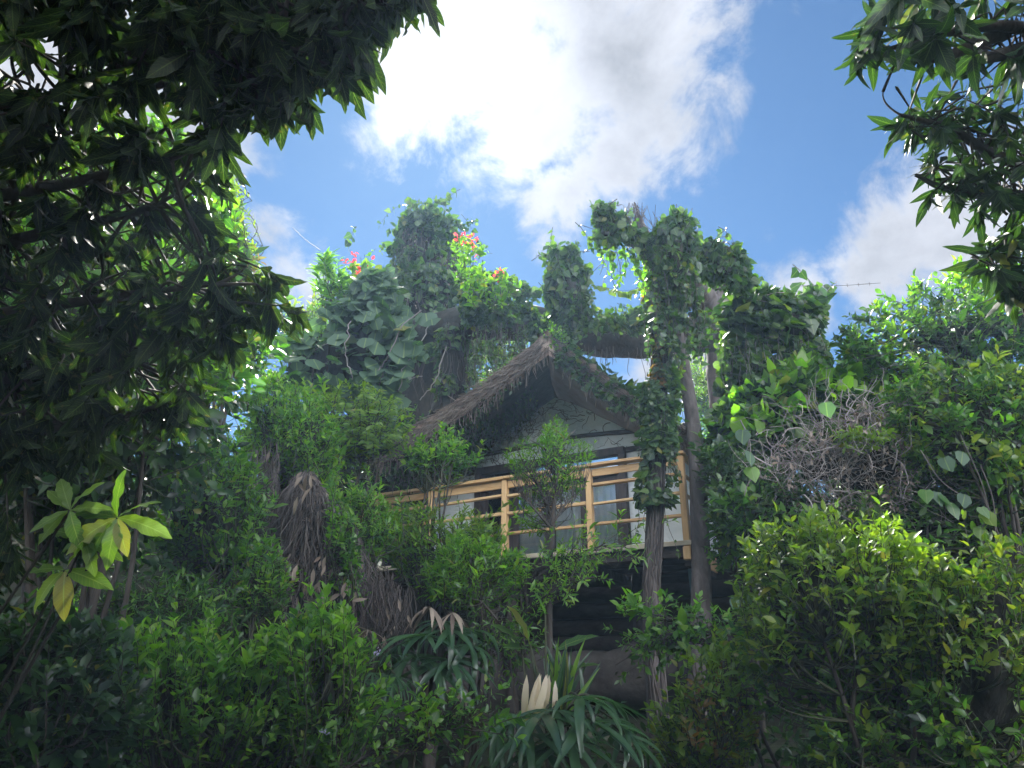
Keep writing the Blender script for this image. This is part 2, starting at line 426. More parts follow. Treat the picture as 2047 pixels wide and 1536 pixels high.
M['new_wood'] = solid_mat('fresh_pine', [(.28, .165, .075), (.5, .31, .14), (.58, .39, .19), (.68, .49, .27)], 7, .55, .35, (1, 1, .12), isl=.4, dist=.6)
M['rail_wood'] = solid_mat('fresh_pine_rail', [(.28, .165, .075), (.5, .31, .14), (.58, .39, .19), (.68, .49, .27)], 7, .55, .35, (.25, .4, 2.5), isl=.45, dist=.6)
M['edge_wood'] = solid_mat('pale_board', [(.3, .26, .18), (.42, .37, .27), (.5, .45, .34)], 4, .7, .3, (.2, 1, 1))
M['teal'] = solid_mat('teal_paint', [(.03, .06, .062), (.05, .09, .092), (.07, .11, .11)], 5, .6, .3)
M['rock'] = solid_mat('damp_rock', [(.025, .022, .02), (.05, .045, .04), (.08, .072, .065)], 3, .9, 1.0)
M['wire'] = solid_mat('rusty_wire', [(.05, .045, .045), (.09, .08, .075)], 9, .6, 0)
M['curtain'] = solid_mat('white_curtain', [(.74, .75, .78), (.82, .83, .86)], 3, .9, 0)
def glass_mat():
    m, N, L = new_mat('window_glass')
    gl = N('ShaderNodeBsdfGlossy'); gl.inputs['Roughness'].default_value = .03; gl.inputs['Color'].default_value = (.9, .93, .95, 1)
    tr = N('ShaderNodeBsdfTransparent'); tr.inputs['Color'].default_value = (.94, .97, .97, 1)
    fr = N('ShaderNodeFresnel'); fr.inputs['IOR'].default_value = 1.9
    ms = N('ShaderNodeMixShader'); L(fr.outputs[0], ms.inputs[0]); L(tr.outputs[0], ms.inputs[1]); L(gl.outputs[0], ms.inputs[2])
    o = N('ShaderNodeOutputMaterial'); L(ms.outputs[0], o.inputs[0]); return m
M['glass'] = glass_mat()

# ------------------------------------------------------------------ leaves
def blade(n=3, width=.36, peak=.42, fold=.18, droop=.18, wavy=0., ragged=0., tipw=1.3, seed=0):
    """one leaf along +Y, 1 m long: V, tris, luv"""
    r = np.random.default_rng(seed)
    V = [(0, 0, 0)]; U = [(0, 0, 0)]
    for i in range(1, n):
        t = i / n
        k = math.log(.5) / math.log(peak)
        w = math.sin(math.pi * t ** k) ** .85 * width / 2 * (1 if t < peak else (1 - ((t - peak) / (1 - peak)) ** 3 * .15))
        wl, wr = w * (1 - ragged * r.random()), w * (1 - ragged * r.random())
        z = -droop * t * t; zf = fold * w
        V += [(0, t, z), (-wl, t + .02, z + zf + wavy * r.normal() * w), (wr, t + .02, z + zf + wavy * r.normal() * w)]
        U += [(0, t, 0), (-1, t, 0), (1, t, 0)]
    V.append((0, 1, -droop)); U.append((0, 1, 0))
    T = [(0, 1, 2), (0, 3, 1)]
    for i in range(1, n - 1):
        a = 1 + (i - 1) * 3; b = a + 3
        T += [(a, b, b + 1), (a, b + 1, a + 1), (a, a + 2, b + 2), (a, b + 2, b)]
    a = 1 + (n - 2) * 3; e = len(V) - 1
    T += [(a, e, a + 1), (a, a + 2, e)]
    return np.array(V, float), np.array(T), np.array(U, float)
def disc(n=10, notch=.35, tip=.15, cup=.12, wob=.06, seed=0, asp=1.0):
    """a round or heart-shaped leaf hung at its notch (the origin), reaching along +Y"""
    r = np.random.default_rng(seed)
    V = [(0, .42, -cup * .4)]; U = [(0, .4, 0)]
    V.append((0, notch * .35, 0)); U.append((0, 0, 0))
    for i in range(1, n):
        a = -math.pi / 2 - 2 * math.pi * i / n
        rr = .5 * (1 + wob * r.normal())
        x, y = math.cos(a) * rr * asp, .45 + math.sin(a) * rr
        if i == n // 2: y += tip
        V.append((x, y, -cup * (rr * 2) ** 2 * (.6 + .4 * r.random()))); U.append((x * 2, y, 0))
    T = [(0, i, i + 1) for i in range(1, n)] + [(0, n, 1)]
    return np.array(V, float), np.array(T), np.array(U, float)
TPL = {
    'long': [blade(9, .31, .5, .13, d, .2, .08, seed=k) for k, d in enumerate((.15, .3, .5))] + [blade(11, .34, .52, .13, .35, .25, .32, seed=9 + k) for k in range(3)],
    'mango': [blade(9, .25, .45, .16, d, .2, .06, seed=20 + k) for k, d in enumerate((.1, .25, .38))],
    'oval': [blade(4, .5, .45, .2, .15, .1, .05, seed=30), blade(4, .56, .5, .25, .25, .15, .05, seed=31), blade(4, .46, .42, .2, .05, .1, .1, seed=32)],
    'small': [blade(3, .44, .42, .22, .12, 0, .05, seed=40), blade(3, .5, .5, .25, .25, 0, .1, seed=41)],
    'slim': [blade(3, .26, .42, .22, .15, 0, .05, seed=50), blade(3, .3, .45, .25, .3, 0, .05, seed=51)],
    'ivy': [disc(8, .4, .3, .1, .08, seed=60), disc(7, .3, .22, .2, .1, seed=61)],
    'heart': [disc(10, .5, .3, .14, .05, seed=62, asp=.95), disc(11, .5, .24, .2, .06, seed=63)],
    'gourd': [disc(13, .6, .05, .12, .07, seed=64, asp=1.08), disc(12, .6, .04, .2, .06, seed=65, asp=1.15)],
    'strap': [blade(6, .05, .4, .3, .25, .0, .0, seed=70), blade(6, .05, .4, .3, .5, .0, .0, seed=71)],
    'broad': [blade(7, .46, .4, .12, .25, .12, .06, seed=80), blade(7, .42, .42, .16, .1, .12, .05, seed=81)],
    'petal': [blade(3, .7, .5, .2, .1, 0, .1, seed=90)],
}
class Plant:
    """a plant: an Empty at its foot with stems, single leaves and the small leaves joined"""
    def __init__(s, name, label, cat, foot, group=None):
        s.o = thing(name, label, cat, foot, group); s.foot = np.array(foot, float); s.sets = {}
        s.wood = Geo(); s.fine = Geo()
    def leaves(s, kind, mat, pos, ydir, zdir, size, width=1.0):
        n = len(pos)
        if n == 0: return
        size = np.broadcast_to(np.asarray(size, float), (n,)); width = np.broadcast_to(np.asarray(width, float), (n,))
        s.sets.setdefault((kind, mat), []).append((np.asarray(pos), nz(np.asarray(ydir)), np.asarray(zdir), size, width))
    def shoots(s, tips, dirs, length, k, leaf, kind, mat, ang=(.7, 1.1), sag=.15, twig=.004, tmat='green_stem', spread=.3,
               flat=0.0, t0=.2, droop=0.15, var=.25, grow=None, rosette=0.0):
        """leafy shoots that end at tips: k leaves each, set round the stem"""
        n = len(tips)
        if n == 0: return
        dirs = nz(dirs); Ls = length * (1 + var * rng.normal(0, 1, n).clip(-2, 2))
        p0 = tips - dirs * Ls[:, None]
        p0[:, 2] += sag * Ls
        g = np.array([0, 0, -1.0])
        def at(t): return p0[:, None] + (dirs * Ls[:, None])[:, None] * t[..., None] + g * (sag * Ls)[:, None, None] * (t ** 2)[..., None]
        tt = np.broadcast_to(np.linspace(0, 1, 4), (n, 4))
        s.fine.tube(at(tt), np.array([1.6, 1.2, .9, .35]) * twig, 3)
        base = np.linspace(t0, 1, k)
        if rosette > 0: base = 1 - (1 - base) * (1 - rosette)
        t = base + rng.normal(0, .04, (n, k)); t = np.clip(t, 0.02, 1.0)
        pos = at(t)
        T = nz(dirs[:, None] + g * (2 * sag * t)[..., None])
        ref = nz(np.cross(T, UP + rng.normal(0, .05, 3)) + 1e-6)
        bn = np.cross(ref, T)
        az = np.arange(k)[None] * (2.4 if flat < .5 else math.pi) + rng.uniform(0, 6.28, (n, 1)) * (1 - flat) + rng.normal(0, spread, (n, k))
        if flat >= .5: az = az
        rad = np.cos(az)[..., None] * ref + np.sin(az)[..., None] * bn * (1 - .7 * flat)
        th = rng.uniform(ang[0], ang[1], (n, k))
        th = th * (1 - .45 * (t - t0).clip(0, 1))
        y = np.cos(th)[..., None] * T + np.sin(th)[..., None] * rad + g * droop + rng.normal(0, .12, (n, k, 3))
        z = np.cross(nz(rad), T); z = T * np.sin(th)[..., None] - rad * np.cos(th)[..., None] + UP * .7 + rng.normal(0, .25, (n, k, 3))
        sz = leaf * rng.uniform(.7, 1.3, (n, 1)) * (1 + var * rng.normal(0, 1, (n, k)).clip(-2, 2)) * (grow if grow is not None else (1 - .35 * np.abs(2 * t - 1.1)))
        s.leaves(kind, mat, pos.reshape(-1, 3), y.reshape(-1, 3), z.reshape(-1, 3), sz.ravel())
        return np.concatenate([p0, dirs, Ls[:, None]], 1)
    def limb(s, ctrl, radii, m=14, sides=6): s.wood.add(*rough_tube(ctrl, radii, m, sides, .08, 6)); return s
    def connect(s, p0, nodes, r=.008, frac=1.0, sag=.12, far=None):
        """thin branches from limb nodes to the shoots' feet"""
        nodes = np.asarray(nodes)
        if frac < 1: p0 = p0[rng.random(len(p0)) < frac]
        dr = p0[:, 3:6]; p0 = p0[:, :3]
        if len(p0) == 0: return
        a = nodes[((p0 - dr * .25)[:, None] - nodes[None]).__pow__(2).sum(-1).argmin(1)]
        t = np.linspace(0, 1, 8)[None, :, None]
        ok = ((p0 - a) * dr).sum(-1, keepdims=True) > 0
        mid = np.where(ok, p0 - dr * .3 * np.linalg.norm(p0 - a, axis=1, keepdims=True), (a + p0) / 2) + rng.normal(0, .015, p0.shape)
        if far: near_ = np.linalg.norm(p0 - a, axis=1) < far; a, mid, p0 = a[near_], mid[near_], p0[near_]
        if len(p0) == 0: return
        q = a[:, None] * (1 - t) ** 2 + 2 * mid[:, None] * t * (1 - t) + p0[:, None] * t ** 2
        s.fine.tube(q, np.linspace(r * 1.5, r * .6, 8), 4)
    def hang(s, pts, nrm, leaf, kind, mat, down=.8, out=.45, var=.3, jit=.3):
        """leaves lapped over a surface like shingles"""
        n = len(pts)
        y = np.array([0, 0, -1.0]) * down + nrm * out + rng.normal(0, jit, (n, 3))
        z = nrm * .8 + UP * .5 + rng.normal(0, .3, (n, 3))
        s.leaves(kind, mat, pts, y, z, leaf * (1 + var * rng.normal(0, 1, n).clip(-2, 2)))
    def strands(s, tops, length, step, leaf, kind, mat, r=.004, tmat=None, sway=.12, leafy=True):
        n = len(tops)
        if n == 0: return
        Ls = length * rng.uniform(.45, 1.3, n)
        t = np.linspace(0, 1, 8)
        ph = rng.uniform(0, 6.28, (n, 2))
        q = tops[:, None] + np.stack([sway * np.sin(t * 4 + ph[:, :1]) * t, sway * np.sin(t * 3 + ph[:, 1:]) * t, -t * np.ones((n, 1))], -1) * Ls[:, None, None]
        s.fine.tube(q, r, 3)
        if not leafy: return
        k = max(2, int(length / step))
        tk = rng.uniform(.05, 1, (n, k)); i = np.clip((tk * 7).astype(int), 0, 6); f = tk * 7 - i
        ii = np.arange(n)[:, None]
        pos = q[ii, i] * (1 - f[..., None]) + q[ii, i + 1] * f[..., None]
        y = rng.normal(0, .6, (n, k, 3)); y[..., 2] = -.5 + .3 * rng.normal(size=(n, k))
        z = rng.normal(0, .5, (n, k, 3)) + np.array([0, -.4, .7])
        s.leaves(kind, mat, pos.reshape(-1, 3), y.reshape(-1, 3), z.reshape(-1, 3), (leaf * rng.uniform(.6, 1.25, (n, k))).ravel())
    def finish(s, wood='bark', fine='green_stem', singles=300, min_px=13, leafname='leaf', stuffname='foliage', woodname='branches', finename='twigs'):
        s.wood.build(woodname, M[wood], s.o)
        s.fine.build(finename, M[fine], s.o, 'stuff')
        left = singles
        total = {}
        for key, chunks in s.sets.items():
            total[key] = [np.concatenate([c[i] for c in chunks]) for i in range(5)]
        # the leaves that show largest become objects
        picks = {}
        if singles and total:
            allv = []
            for key, (pos, y, z, sz, wd) in total.items():
                u, v, d = project(pos + y * (sz * .5)[:, None])
                px = sz * FPX / d
                ok = (u > 0) & (u < 2047) & (v > 0) & (v < 1536) & (px > min_px)
                idx = np.nonzero(ok)[0]
                allv.append((key, idx, u[idx], v[idx], d[idx], px[idx]))
            keys = np.concatenate([np.full(len(a[1]), i) for i, a in enumerate(allv)])
            idx = np.concatenate([a[1] for a in allv]); u = np.concatenate([a[2] for a in allv]); v = np.concatenate([a[3] for a in allv])
            d = np.concatenate([a[4] for a in allv]); px = np.concatenate([a[5] for a in allv])
            if len(idx):
                cell = (u // 14).astype(int) * 4000 + (v // 14).astype(int)
                o = np.lexsort((d, cell)); first = np.concatenate([[True], cell[o][1:] != cell[o][:-1]])
                o = o[first]
                o = o[np.argsort(-px[o])][:singles]
                for i, a in enumerate(allv): picks[a[0]] = idx[o[keys[o] == i]]
        for key, (pos, y, z, sz, wd) in total.items():
            kind, mat = key
            x = nz(np.cross(y, z)); zz = np.cross(x, y)
            tp = TPL[kind]; var = rng.integers(0, len(tp), len(pos))
            single = np.zeros(len(pos), bool)
            if key in picks: single[picks[key]] = True
            Vs, Fs, Us, n0 = [], [], [], 0
            for k, (tv, tf, tu) in enumerate(tp):
                sel = np.nonzero((var == k) & ~single)[0]
                if len(sel):
                    W = pos[sel][:, None] + sz[sel][:, None, None] * (tv[None, :, 0:1] * (x[sel] * wd[sel][:, None])[:, None] + tv[None, :, 1:2] * y[sel][:, None] + tv[None, :, 2:3] * zz[sel][:, None])
                    Fk = (tf[None] + (np.arange(len(sel)) * len(tv))[:, None, None] + n0).reshape(-1, 3)
                    Vs.append(W.reshape(-1, 3)); Fs.append(Fk); Us.append(np.tile(tu, (len(sel), 1))); n0 += len(sel) * len(tv)
                one = np.nonzero((var == k) & single)[0]
                if len(one):
                    me = raw_mesh(leafname, tv, tf, M[mat], tu)
                    for i in one:
                        ob = bpy.data.objects.new(leafname, me); ob.parent = s.o
                        c = pos[i] - s.foot; a = x[i] * sz[i] * wd[i]; b = y[i] * sz[i]; cc = zz[i] * sz[i]
                        ob.matrix_basis = Matrix(((a[0], b[0], cc[0], c[0]), (a[1], b[1], cc[1], c[1]), (a[2], b[2], cc[2], c[2]), (0, 0, 0, 1)))
                        C.objects.link(ob)
            if Vs: part(stuffname, np.concatenate(Vs), np.concatenate(Fs), M[mat], s.o, 'stuff', np.concatenate(Us))
        return s.o
def outward(p, c, up=.5, cam_=.2, rnd=.4):
    v = nz(p - np.asarray(c)) + UP * up + np.array([0, -1, 0]) * cam_ + rng.normal(0, rnd, p.shape)
    return nz(v)
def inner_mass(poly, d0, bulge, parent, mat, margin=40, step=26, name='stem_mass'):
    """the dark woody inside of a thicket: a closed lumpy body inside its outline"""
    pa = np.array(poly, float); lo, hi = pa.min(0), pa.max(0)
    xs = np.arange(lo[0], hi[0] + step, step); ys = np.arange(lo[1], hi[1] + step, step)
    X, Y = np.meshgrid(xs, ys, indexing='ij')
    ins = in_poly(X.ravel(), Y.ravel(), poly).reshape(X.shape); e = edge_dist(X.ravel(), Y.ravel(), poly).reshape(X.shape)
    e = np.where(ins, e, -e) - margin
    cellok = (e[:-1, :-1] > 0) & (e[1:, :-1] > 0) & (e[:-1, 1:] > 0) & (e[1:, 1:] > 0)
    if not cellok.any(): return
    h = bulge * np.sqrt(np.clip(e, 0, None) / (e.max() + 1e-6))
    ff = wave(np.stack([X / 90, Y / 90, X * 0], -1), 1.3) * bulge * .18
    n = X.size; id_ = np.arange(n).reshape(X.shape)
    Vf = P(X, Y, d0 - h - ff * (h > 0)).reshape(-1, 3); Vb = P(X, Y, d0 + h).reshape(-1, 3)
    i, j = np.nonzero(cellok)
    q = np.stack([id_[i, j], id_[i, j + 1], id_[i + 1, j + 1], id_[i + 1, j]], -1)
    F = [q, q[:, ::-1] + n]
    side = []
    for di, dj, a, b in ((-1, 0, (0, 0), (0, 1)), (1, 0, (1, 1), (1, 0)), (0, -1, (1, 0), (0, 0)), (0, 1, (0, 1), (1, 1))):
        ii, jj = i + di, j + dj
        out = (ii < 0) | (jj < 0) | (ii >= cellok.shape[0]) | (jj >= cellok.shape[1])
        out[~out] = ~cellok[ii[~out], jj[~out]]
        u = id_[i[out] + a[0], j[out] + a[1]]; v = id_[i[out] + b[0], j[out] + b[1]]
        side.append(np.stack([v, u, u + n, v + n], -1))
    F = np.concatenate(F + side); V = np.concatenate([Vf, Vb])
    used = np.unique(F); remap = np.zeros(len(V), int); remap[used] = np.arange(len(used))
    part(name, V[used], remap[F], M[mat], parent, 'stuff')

# ------------------------------------------------------------------ ground
def ground_z(x, y):
    t = lambda a, b, v: (lambda u: u * u * (3 - 2 * u))(np.clip((v - a) / (b - a), 0, 1))
    z = t(4, 12, y) * 1.2 + t(12, 30, y) * 1.0 + t(18, 60, y) * 5 + t(14, 50, np.abs(x)) * 4
    z = z + t(1.3, 4.5, -x) * t(5.5, 12, y) * 3.4 + t(3.4, 5.6, x) * t(6, 12, y) * 3.3
    return z
def build_ground():
    xs = np.concatenate([np.linspace(-150, -16, 14), np.linspace(-14, 14, 85), np.linspace(16, 150, 14)])
    ys = np.concatenate([np.linspace(-150, -6, 14), np.linspace(-4, 24, 85), np.linspace(27, 150, 16)])
    X, Y = np.meshgrid(xs, ys, indexing='ij')
    Z = ground_z(X, Y) + .08 * wave(np.stack([X, Y, X * 0], -1), 1.1) * ((np.hypot(X, Y) < 30) & (Y > 4))
    V = np.stack([X, Y, Z], -1).reshape(-1, 3); id_ = np.arange(X.size).reshape(X.shape)
    F = np.stack([id_[:-1, :-1], id_[1:, :-1], id_[1:, 1:], id_[:-1, 1:]], -1).reshape(-1, 4)
    part('ground', V, F, M['soil'], None, 'structure')
build_ground()
def build_haze():
    V, F = boxbeam((-160, 0, 7.5), (160, 0, 7.5), 320, 17)
    m, N, L = new_mat('haze_air')
    v = N('ShaderNodeVolumePrincipled'); v.inputs['Color'].default_value = (.42, .66, 1, 1)
    v.inputs['Density'].default_value = 0.0013; v.inputs['Anisotropy'].default_value = .45
    o = N('ShaderNodeOutputMaterial'); L(v.outputs[0], o.inputs['Volume'])
    part('haze', V, F, m, None, 'stuff', None, False)
build_haze()
def foot_at(x, y): return (x, y, float(ground_z(np.array(x), np.array(y))))

# ------------------------------------------------------------------ the hut on its posts
E1 = np.array([-.876, .483, 0]); E2 = np.array([.483, .876, 0]); E2 = E2 / np.linalg.norm(E2)   # along the front (leftwards), into the house
R0 = np.array([2.38, 10.07, 0]); FLOOR = 3.39; RAIL = 4.60
W0 = np.array([3.0, 11.2, 0])                                                                    # wall line, right end
def W(s, h, o=0.0): return W0 + E1 * s + np.array([0, 0, h]) - E2 * o
def D(t, h, o=0.0): return R0 + E1 * t + np.array([0, 0, h]) + E2 * o
hut = thing('hut', 'white plastered hut with a mossy gabled thatch roof and pine balcony, raised on posts', 'hut', (0.6, 12.4, 1.4))
def hp(name, V, F, mat, kind=None, smooth=False, parent=hut): return part(name, V, F, M[mat], parent, kind, None, smooth)
def hbeam(name, a, b, w, h, mat, up=(0, 0, 1), jit=.003, parent=hut, bev=.006):
    V, F = boxbeam(a, b, w, h, up, jit); o = hp(name, V, F, mat, None, False, parent)
    if bev: add_bevel(o, bev)
    return o
def slab(poly, th, nrm):
    """a thick sheet from an outline"""
    p = np.asarray(poly, float); n = len(p)
    return np.concatenate([p, p + nrm * th]), n
def build_hut():
    # gable wall with the door opening cut out: pieces round it, each a closed block
    s0, s1, dh = 1.32, 4.09, 5.15
    def block(pts, th=.14):
        p = np.array([W(s, h) for s, h in pts]); n = len(p)
        V = np.concatenate([p, p + E2 * th])
        F4 = [[i, (i + 1) % n, (i + 1) % n + n, i + n] for i in range(n)]
        return V, F4, n
    g = bpy.data.meshes.new('wall')
    Vs, Fs, off = [], [], 0
    prof = lambda s: np.interp(s, [-.05, .42, 2.54, 4.69, 5.25], [4.98, 5.2, 6.36, 5.36, 5.08])
    for pts in ([(-.05, FLOOR), (s0, FLOOR), (s0, dh), (s0, prof(s0)), (.42, 5.2), (-.05, 4.98)],
                [(s0, dh), (s1, dh), (s1, prof(s1)), (2.54, 6.36), (s0, prof(s0))],
                [(s1, FLOOR), (5.25, FLOOR), (5.25, 5.08), (4.69, 5.36), (s1, prof(s1)), (s1, dh)]):
        V, F4, n = block(pts)
        Vs.append(V); Fs += [[i + off for i in f] for f in F4] + [[i + off for i in range(n)][::-1], [i + off + n for i in range(n)]]
        off += len(V)
    g.from_pydata([tuple(v - base_of(hut)) for v in np.concatenate(Vs)], [], Fs); g.update(); g.materials.append(M['plaster'])
    link('wall', g, hut)
    # side and back walls
    for a, b in ((W(-.02, 0, -.15), W(-.02, 0, -2.4)), (W(5.22, 0, -.15), W(5.22, 0, -2.4)), (W(0.1, 0, -2.4), W(5.1, 0, -2.4))):
        hbeam('side_wall', a + UP * (FLOOR + .78), b + UP * (FLOOR + .78), .14, 1.56, 'plaster', jit=0, bev=0)
    hbeam('floor', W(2.6, FLOOR - .12, -.2), W(2.6, FLOOR - .12, -2.4), 5.2, .2, 'beam_wood', jit=0, bev=0)
    # crooked timber bands set into the plaster
    def band(ss, hs, w=.085):
        q = np.array([W(s, h, .015) for s, h in zip(ss, hs)])
        V, F = rough_tube(q, [w, w * .8, w * .9], 26, 8, .16, 5); hp('timber_band', V, F, 'dark_wood', None, True)
    band([.1, 1.2, 2.3, 3.2, 4.35], [5.44, 5.50, 5.56, 5.52, 5.48], .05)
    band([.05, .6, 1.25], [5.16, 5.17, 5.19], .055)
    band([4.15, 4.6, 5.2], [5.2, 5.18, 5.12], .06)
    # glazed doors: frame, four leaves with panes
    for s in (s0, s1): hbeam('door_post', W(s, FLOOR, .02), W(s, dh + .06, .02), .12, .16, 'dark_wood', E2)
    hbeam('door_lintel', W(s0 - .06, dh + .02, .025), W(s1 + .06, dh + .02, .025), .17, .13, 'dark_wood')
    hbeam('transom', W(s0 + .06, dh - .33, .015), W(s1 - .06, dh - .33, .015), .12, .075, 'dark_wood')
    hbeam('upper_pane', W(s0 + .06, dh - .17, -.04), W(s1 - .06, dh - .17, -.04), .008, .25, 'glass', jit=0, bev=0)
    n = 4; ws = (s1 - s0) / n
    for i in range(n):
        a, b = s0 + ws * i + .065 * (i == 0), s0 + ws * (i + 1) - .065 * (i == n - 1)
        V, F = boxbeam(W(a + .05, FLOOR + .02, -.02), W(a + .05, dh - .37, -.02), .095, .06, E2, .002)
        lf = hp('door_leaf', V, F, 'dark_wood')
        for q in (hbeam('stile', W(b - .05, FLOOR + .02, -.02), W(b - .05, dh - .37, -.02), .095, .06, 'dark_wood', E2, parent=lf),
                  hbeam('top_rail', W(a + .1, dh - .42, -.02), W(b - .1, dh - .42, -.02), .055, .1, 'dark_wood', parent=lf),
                  hbeam('bottom_rail', W(a + .1, FLOOR + .1, -.02), W(b - .1, FLOOR + .1, -.02), .055, .16, 'dark_wood', parent=lf),
                  hbeam('pane', W(a + .09, (FLOOR + dh - .3) / 2, -.03), W(b - .09, (FLOOR + dh - .3) / 2, -.03), .008, dh - .4 - FLOOR - .12, 'glass', jit=0, parent=lf, bev=0)): q.location = -np.array(lf.location)
        # curtain: folded cloth behind the pane
        u = np.linspace(a + .08, b - .08, 28); fz = .03 * np.sin(u * 42 + i) + .012 * np.sin(u * 97)
        Vc = np.array([W(ss, h, -.085 - f) for h in (FLOOR + .05, dh - .1) for ss, f in zip(u, fz)]); k = len(u)
        Vc = np.concatenate([Vc, Vc + E2 * .004]); q = np.array([[j, j + 1, j + k + 1, j + k] for j in range(k - 1)])
        hp('curtain', Vc, np.concatenate([q, q[:, ::-1] + 2 * k]), 'curtain', None, True)
    # roof: two thick slopes, overhanging far in front
    A = [np.array([.565, 10.6, 6.55]), np.array([.777, 12.43, 6.62]), np.array([1.45, 14.8, 6.55])]
    Lf = [np.array([-2.15, 11.35, 4.95]), np.array([-1.95, 13.75, 5.0]), np.array([-1.35, 15.9, 5.0])]
    Rt = [np.array([2.78, 10.35, 4.80]), np.array([3.25, 11.25, 4.90]), np.array([4.15, 13.3, 4.9])]
    th = .32
    def slope(ridge, eave, name, under):
        nu, nv = 26, 34
        R = smooth_line(ridge, nv); Ev = smooth_line(eave, nv)
        top = np.array([[lerp(R[j], Ev[j], i / (nu - 1)) + UP * (-.10 * math.sin(math.pi * i / (nu - 1)) ** 1) for j in range(nv)] for i in range(nu)])
        wv = wave(top.reshape(-1, 3), 2.3).reshape(nu, nv); wv2 = wave(top.reshape(-1, 3), 9).reshape(nu, nv)
        t2 = top + UP * (th * .5 + .08 * wv + .05 * wv2)[..., None]
        u2 = top - UP * (th * .5 + .025 * wv2)[..., None]
        t2[:, 0] += np.array([0, -1, 0]) * (.07 * wave(top[:, 0], 7))[:, None]
        id_ = np.arange(nu * nv).reshape(nu, nv); n = nu * nv
        q = np.stack([id_[:-1, :-1], id_[1:, :-1], id_[1:, 1:], id_[:-1, 1:]], -1).reshape(-1, 4)
        rim = np.concatenate([id_[:, 0], id_[-1, 1:], id_[-2::-1, -1], id_[0, -2:0:-1]])
        r2 = np.roll(rim, -1); rf = np.stack([r2, rim, rim + n, r2 + n], -1)
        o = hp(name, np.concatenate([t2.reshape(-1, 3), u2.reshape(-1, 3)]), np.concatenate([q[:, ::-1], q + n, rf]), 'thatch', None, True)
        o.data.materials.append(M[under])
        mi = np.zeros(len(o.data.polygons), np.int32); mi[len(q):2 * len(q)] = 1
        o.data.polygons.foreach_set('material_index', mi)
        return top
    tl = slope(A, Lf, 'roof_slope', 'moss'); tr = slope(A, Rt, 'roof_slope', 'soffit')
    # ridge cap of bundled straw
    V, F = rough_tube(np.array(A) + UP * .1, [.15, .17, .16], 40, 12, .2, 5); hp('ridge_cap', V, F, 'thatch', None, True)
    # ragged straw along the front edges
    st = Geo()
    for e, num in ((tl[:, 0], 900), (tr[:, 0], 700)):
        i = rng.uniform(0, len(e) - 1.01, num); a = e[i.astype(int)]; b = e[i.astype(int) + 1]; p = a + (b - a) * (i % 1)[:, None]
        al = nz(e[-1] - e[0])
        p = p + UP * rng.uniform(-.13, .16, (num, 1)) + np.array([0, -.015, 0])
        d = al * rng.uniform(.1, .26, (num, 1)) + UP * rng.normal(-.03, .03, (num, 1)) + np.array([0, -1, 0]) * rng.uniform(0, .05, (num, 1))
        t = np.linspace(0, 1, 3)[None, :, None]
        d = d + rng.normal(0, .045, d.shape); st.tube(p[:, None] + d[:, None] * t, .0065, 3)
        k = rng.random(num) < .35; h = np.array([0, -.03, -1]) * rng.uniform(.05, .22, (int(k.sum()), 1)) + rng.normal(0, .03, (int(k.sum()), 3)); st.tube((p[k] - UP * .12)[:, None] + h[:, None] * t, .005, 3)
    st.build('straw_fringe', M['straw'], hut, 'stuff')
    # balcony: boards, edge board, beams
    nb = 36
    for i in range(nb):
        t = -.06 + 5.85 / nb * (i + .5)
        hbeam('deck_board', D(t, FLOOR - .03, -.05), D(t, FLOOR - .03, 1.26), 5.85 / nb - .012, .035, 'edge_wood', bev=0)
    hbeam('deck_edge', D(-.08, FLOOR - .045, -.07), D(5.8, FLOOR - .045, -.07), .03, .07, 'edge_wood')
    for o in (.05, .62, 1.18): hbeam('deck_beam', D(-.03, FLOOR - .14, o), D(5.75, FLOOR - .14, o), .14, .17, 'beam_wood')
    for t in (.02, 1.42, 2.84, 4.25, 5.66):
        hbeam('deck_joist', D(t, FLOOR - .29, -.02), D(t, FLOOR - .29, 1.3), .09, .12, 'beam_wood')
    # railing of fresh pine
    for t in (0, 1.404, 2.836, 4.249, 5.66):
        hbeam('railing_post', D(t, FLOOR - .1, -.005), D(t, RAIL - .035, -.005), .105, .085, 'new_wood', E1)
    hbeam('corner_block', D(.0, FLOOR - .27, -.04), D(.0, FLOOR - .10, -.04), .13, .1, 'new_wood', E1)
    ts = (-.07, 1.404, 2.836, 4.249, 5.73)
    for a, b in zip(ts[:-1], ts[1:]):
        hbeam('handrail', D(a + .003, RAIL, -.02), D(b - .003, RAIL + rng.normal(0, .008), -.02), .15, .045, 'rail_wood')
        lo_, hi_ = max(a, 0) + .054, min(b, 5.66) - .054
        hbeam('top_board', D(lo_, RAIL - .10, .0), D(hi_, RAIL - .10, .0), .035, .11, 'rail_wood')
        for h in (.285, .57, .87):
            hbeam('rail', D(lo_, RAIL - h + rng.normal(0, .01), .0), D(hi_, RAIL - h + rng.normal(0, .01), .0), .085, .04, 'rail_wood')
    for t in (0, 5.66):
        hbeam('handrail', D(t, RAIL, .06), D(t, RAIL, 1.2), .11, .045, 'rail_wood')
        for h in (.285, .57, .87): hbeam('rail', D(t, RAIL - h, .05), D(t, RAIL - h, 1.2), .06, .04, 'rail_wood')
    hbeam('side_board', D(-.03, FLOOR - .16, .02), D(-.03, FLOOR - .16, 1.3), .03, .26, 'new_wood')
    # log wall and posts under the floor
    for i in range(7):
        h = FLOOR - .48 - .25 * i
        V, F = rough_tube([W(-.3, h, -.35), W(2.5, h + .02, -.35 + rng.normal(0, .02)), W(5.4, h, -.35)], [.13, .125, .13], 30, 10, .07, 3)
        hp('log', V, F, 'beam_wood', None, True)
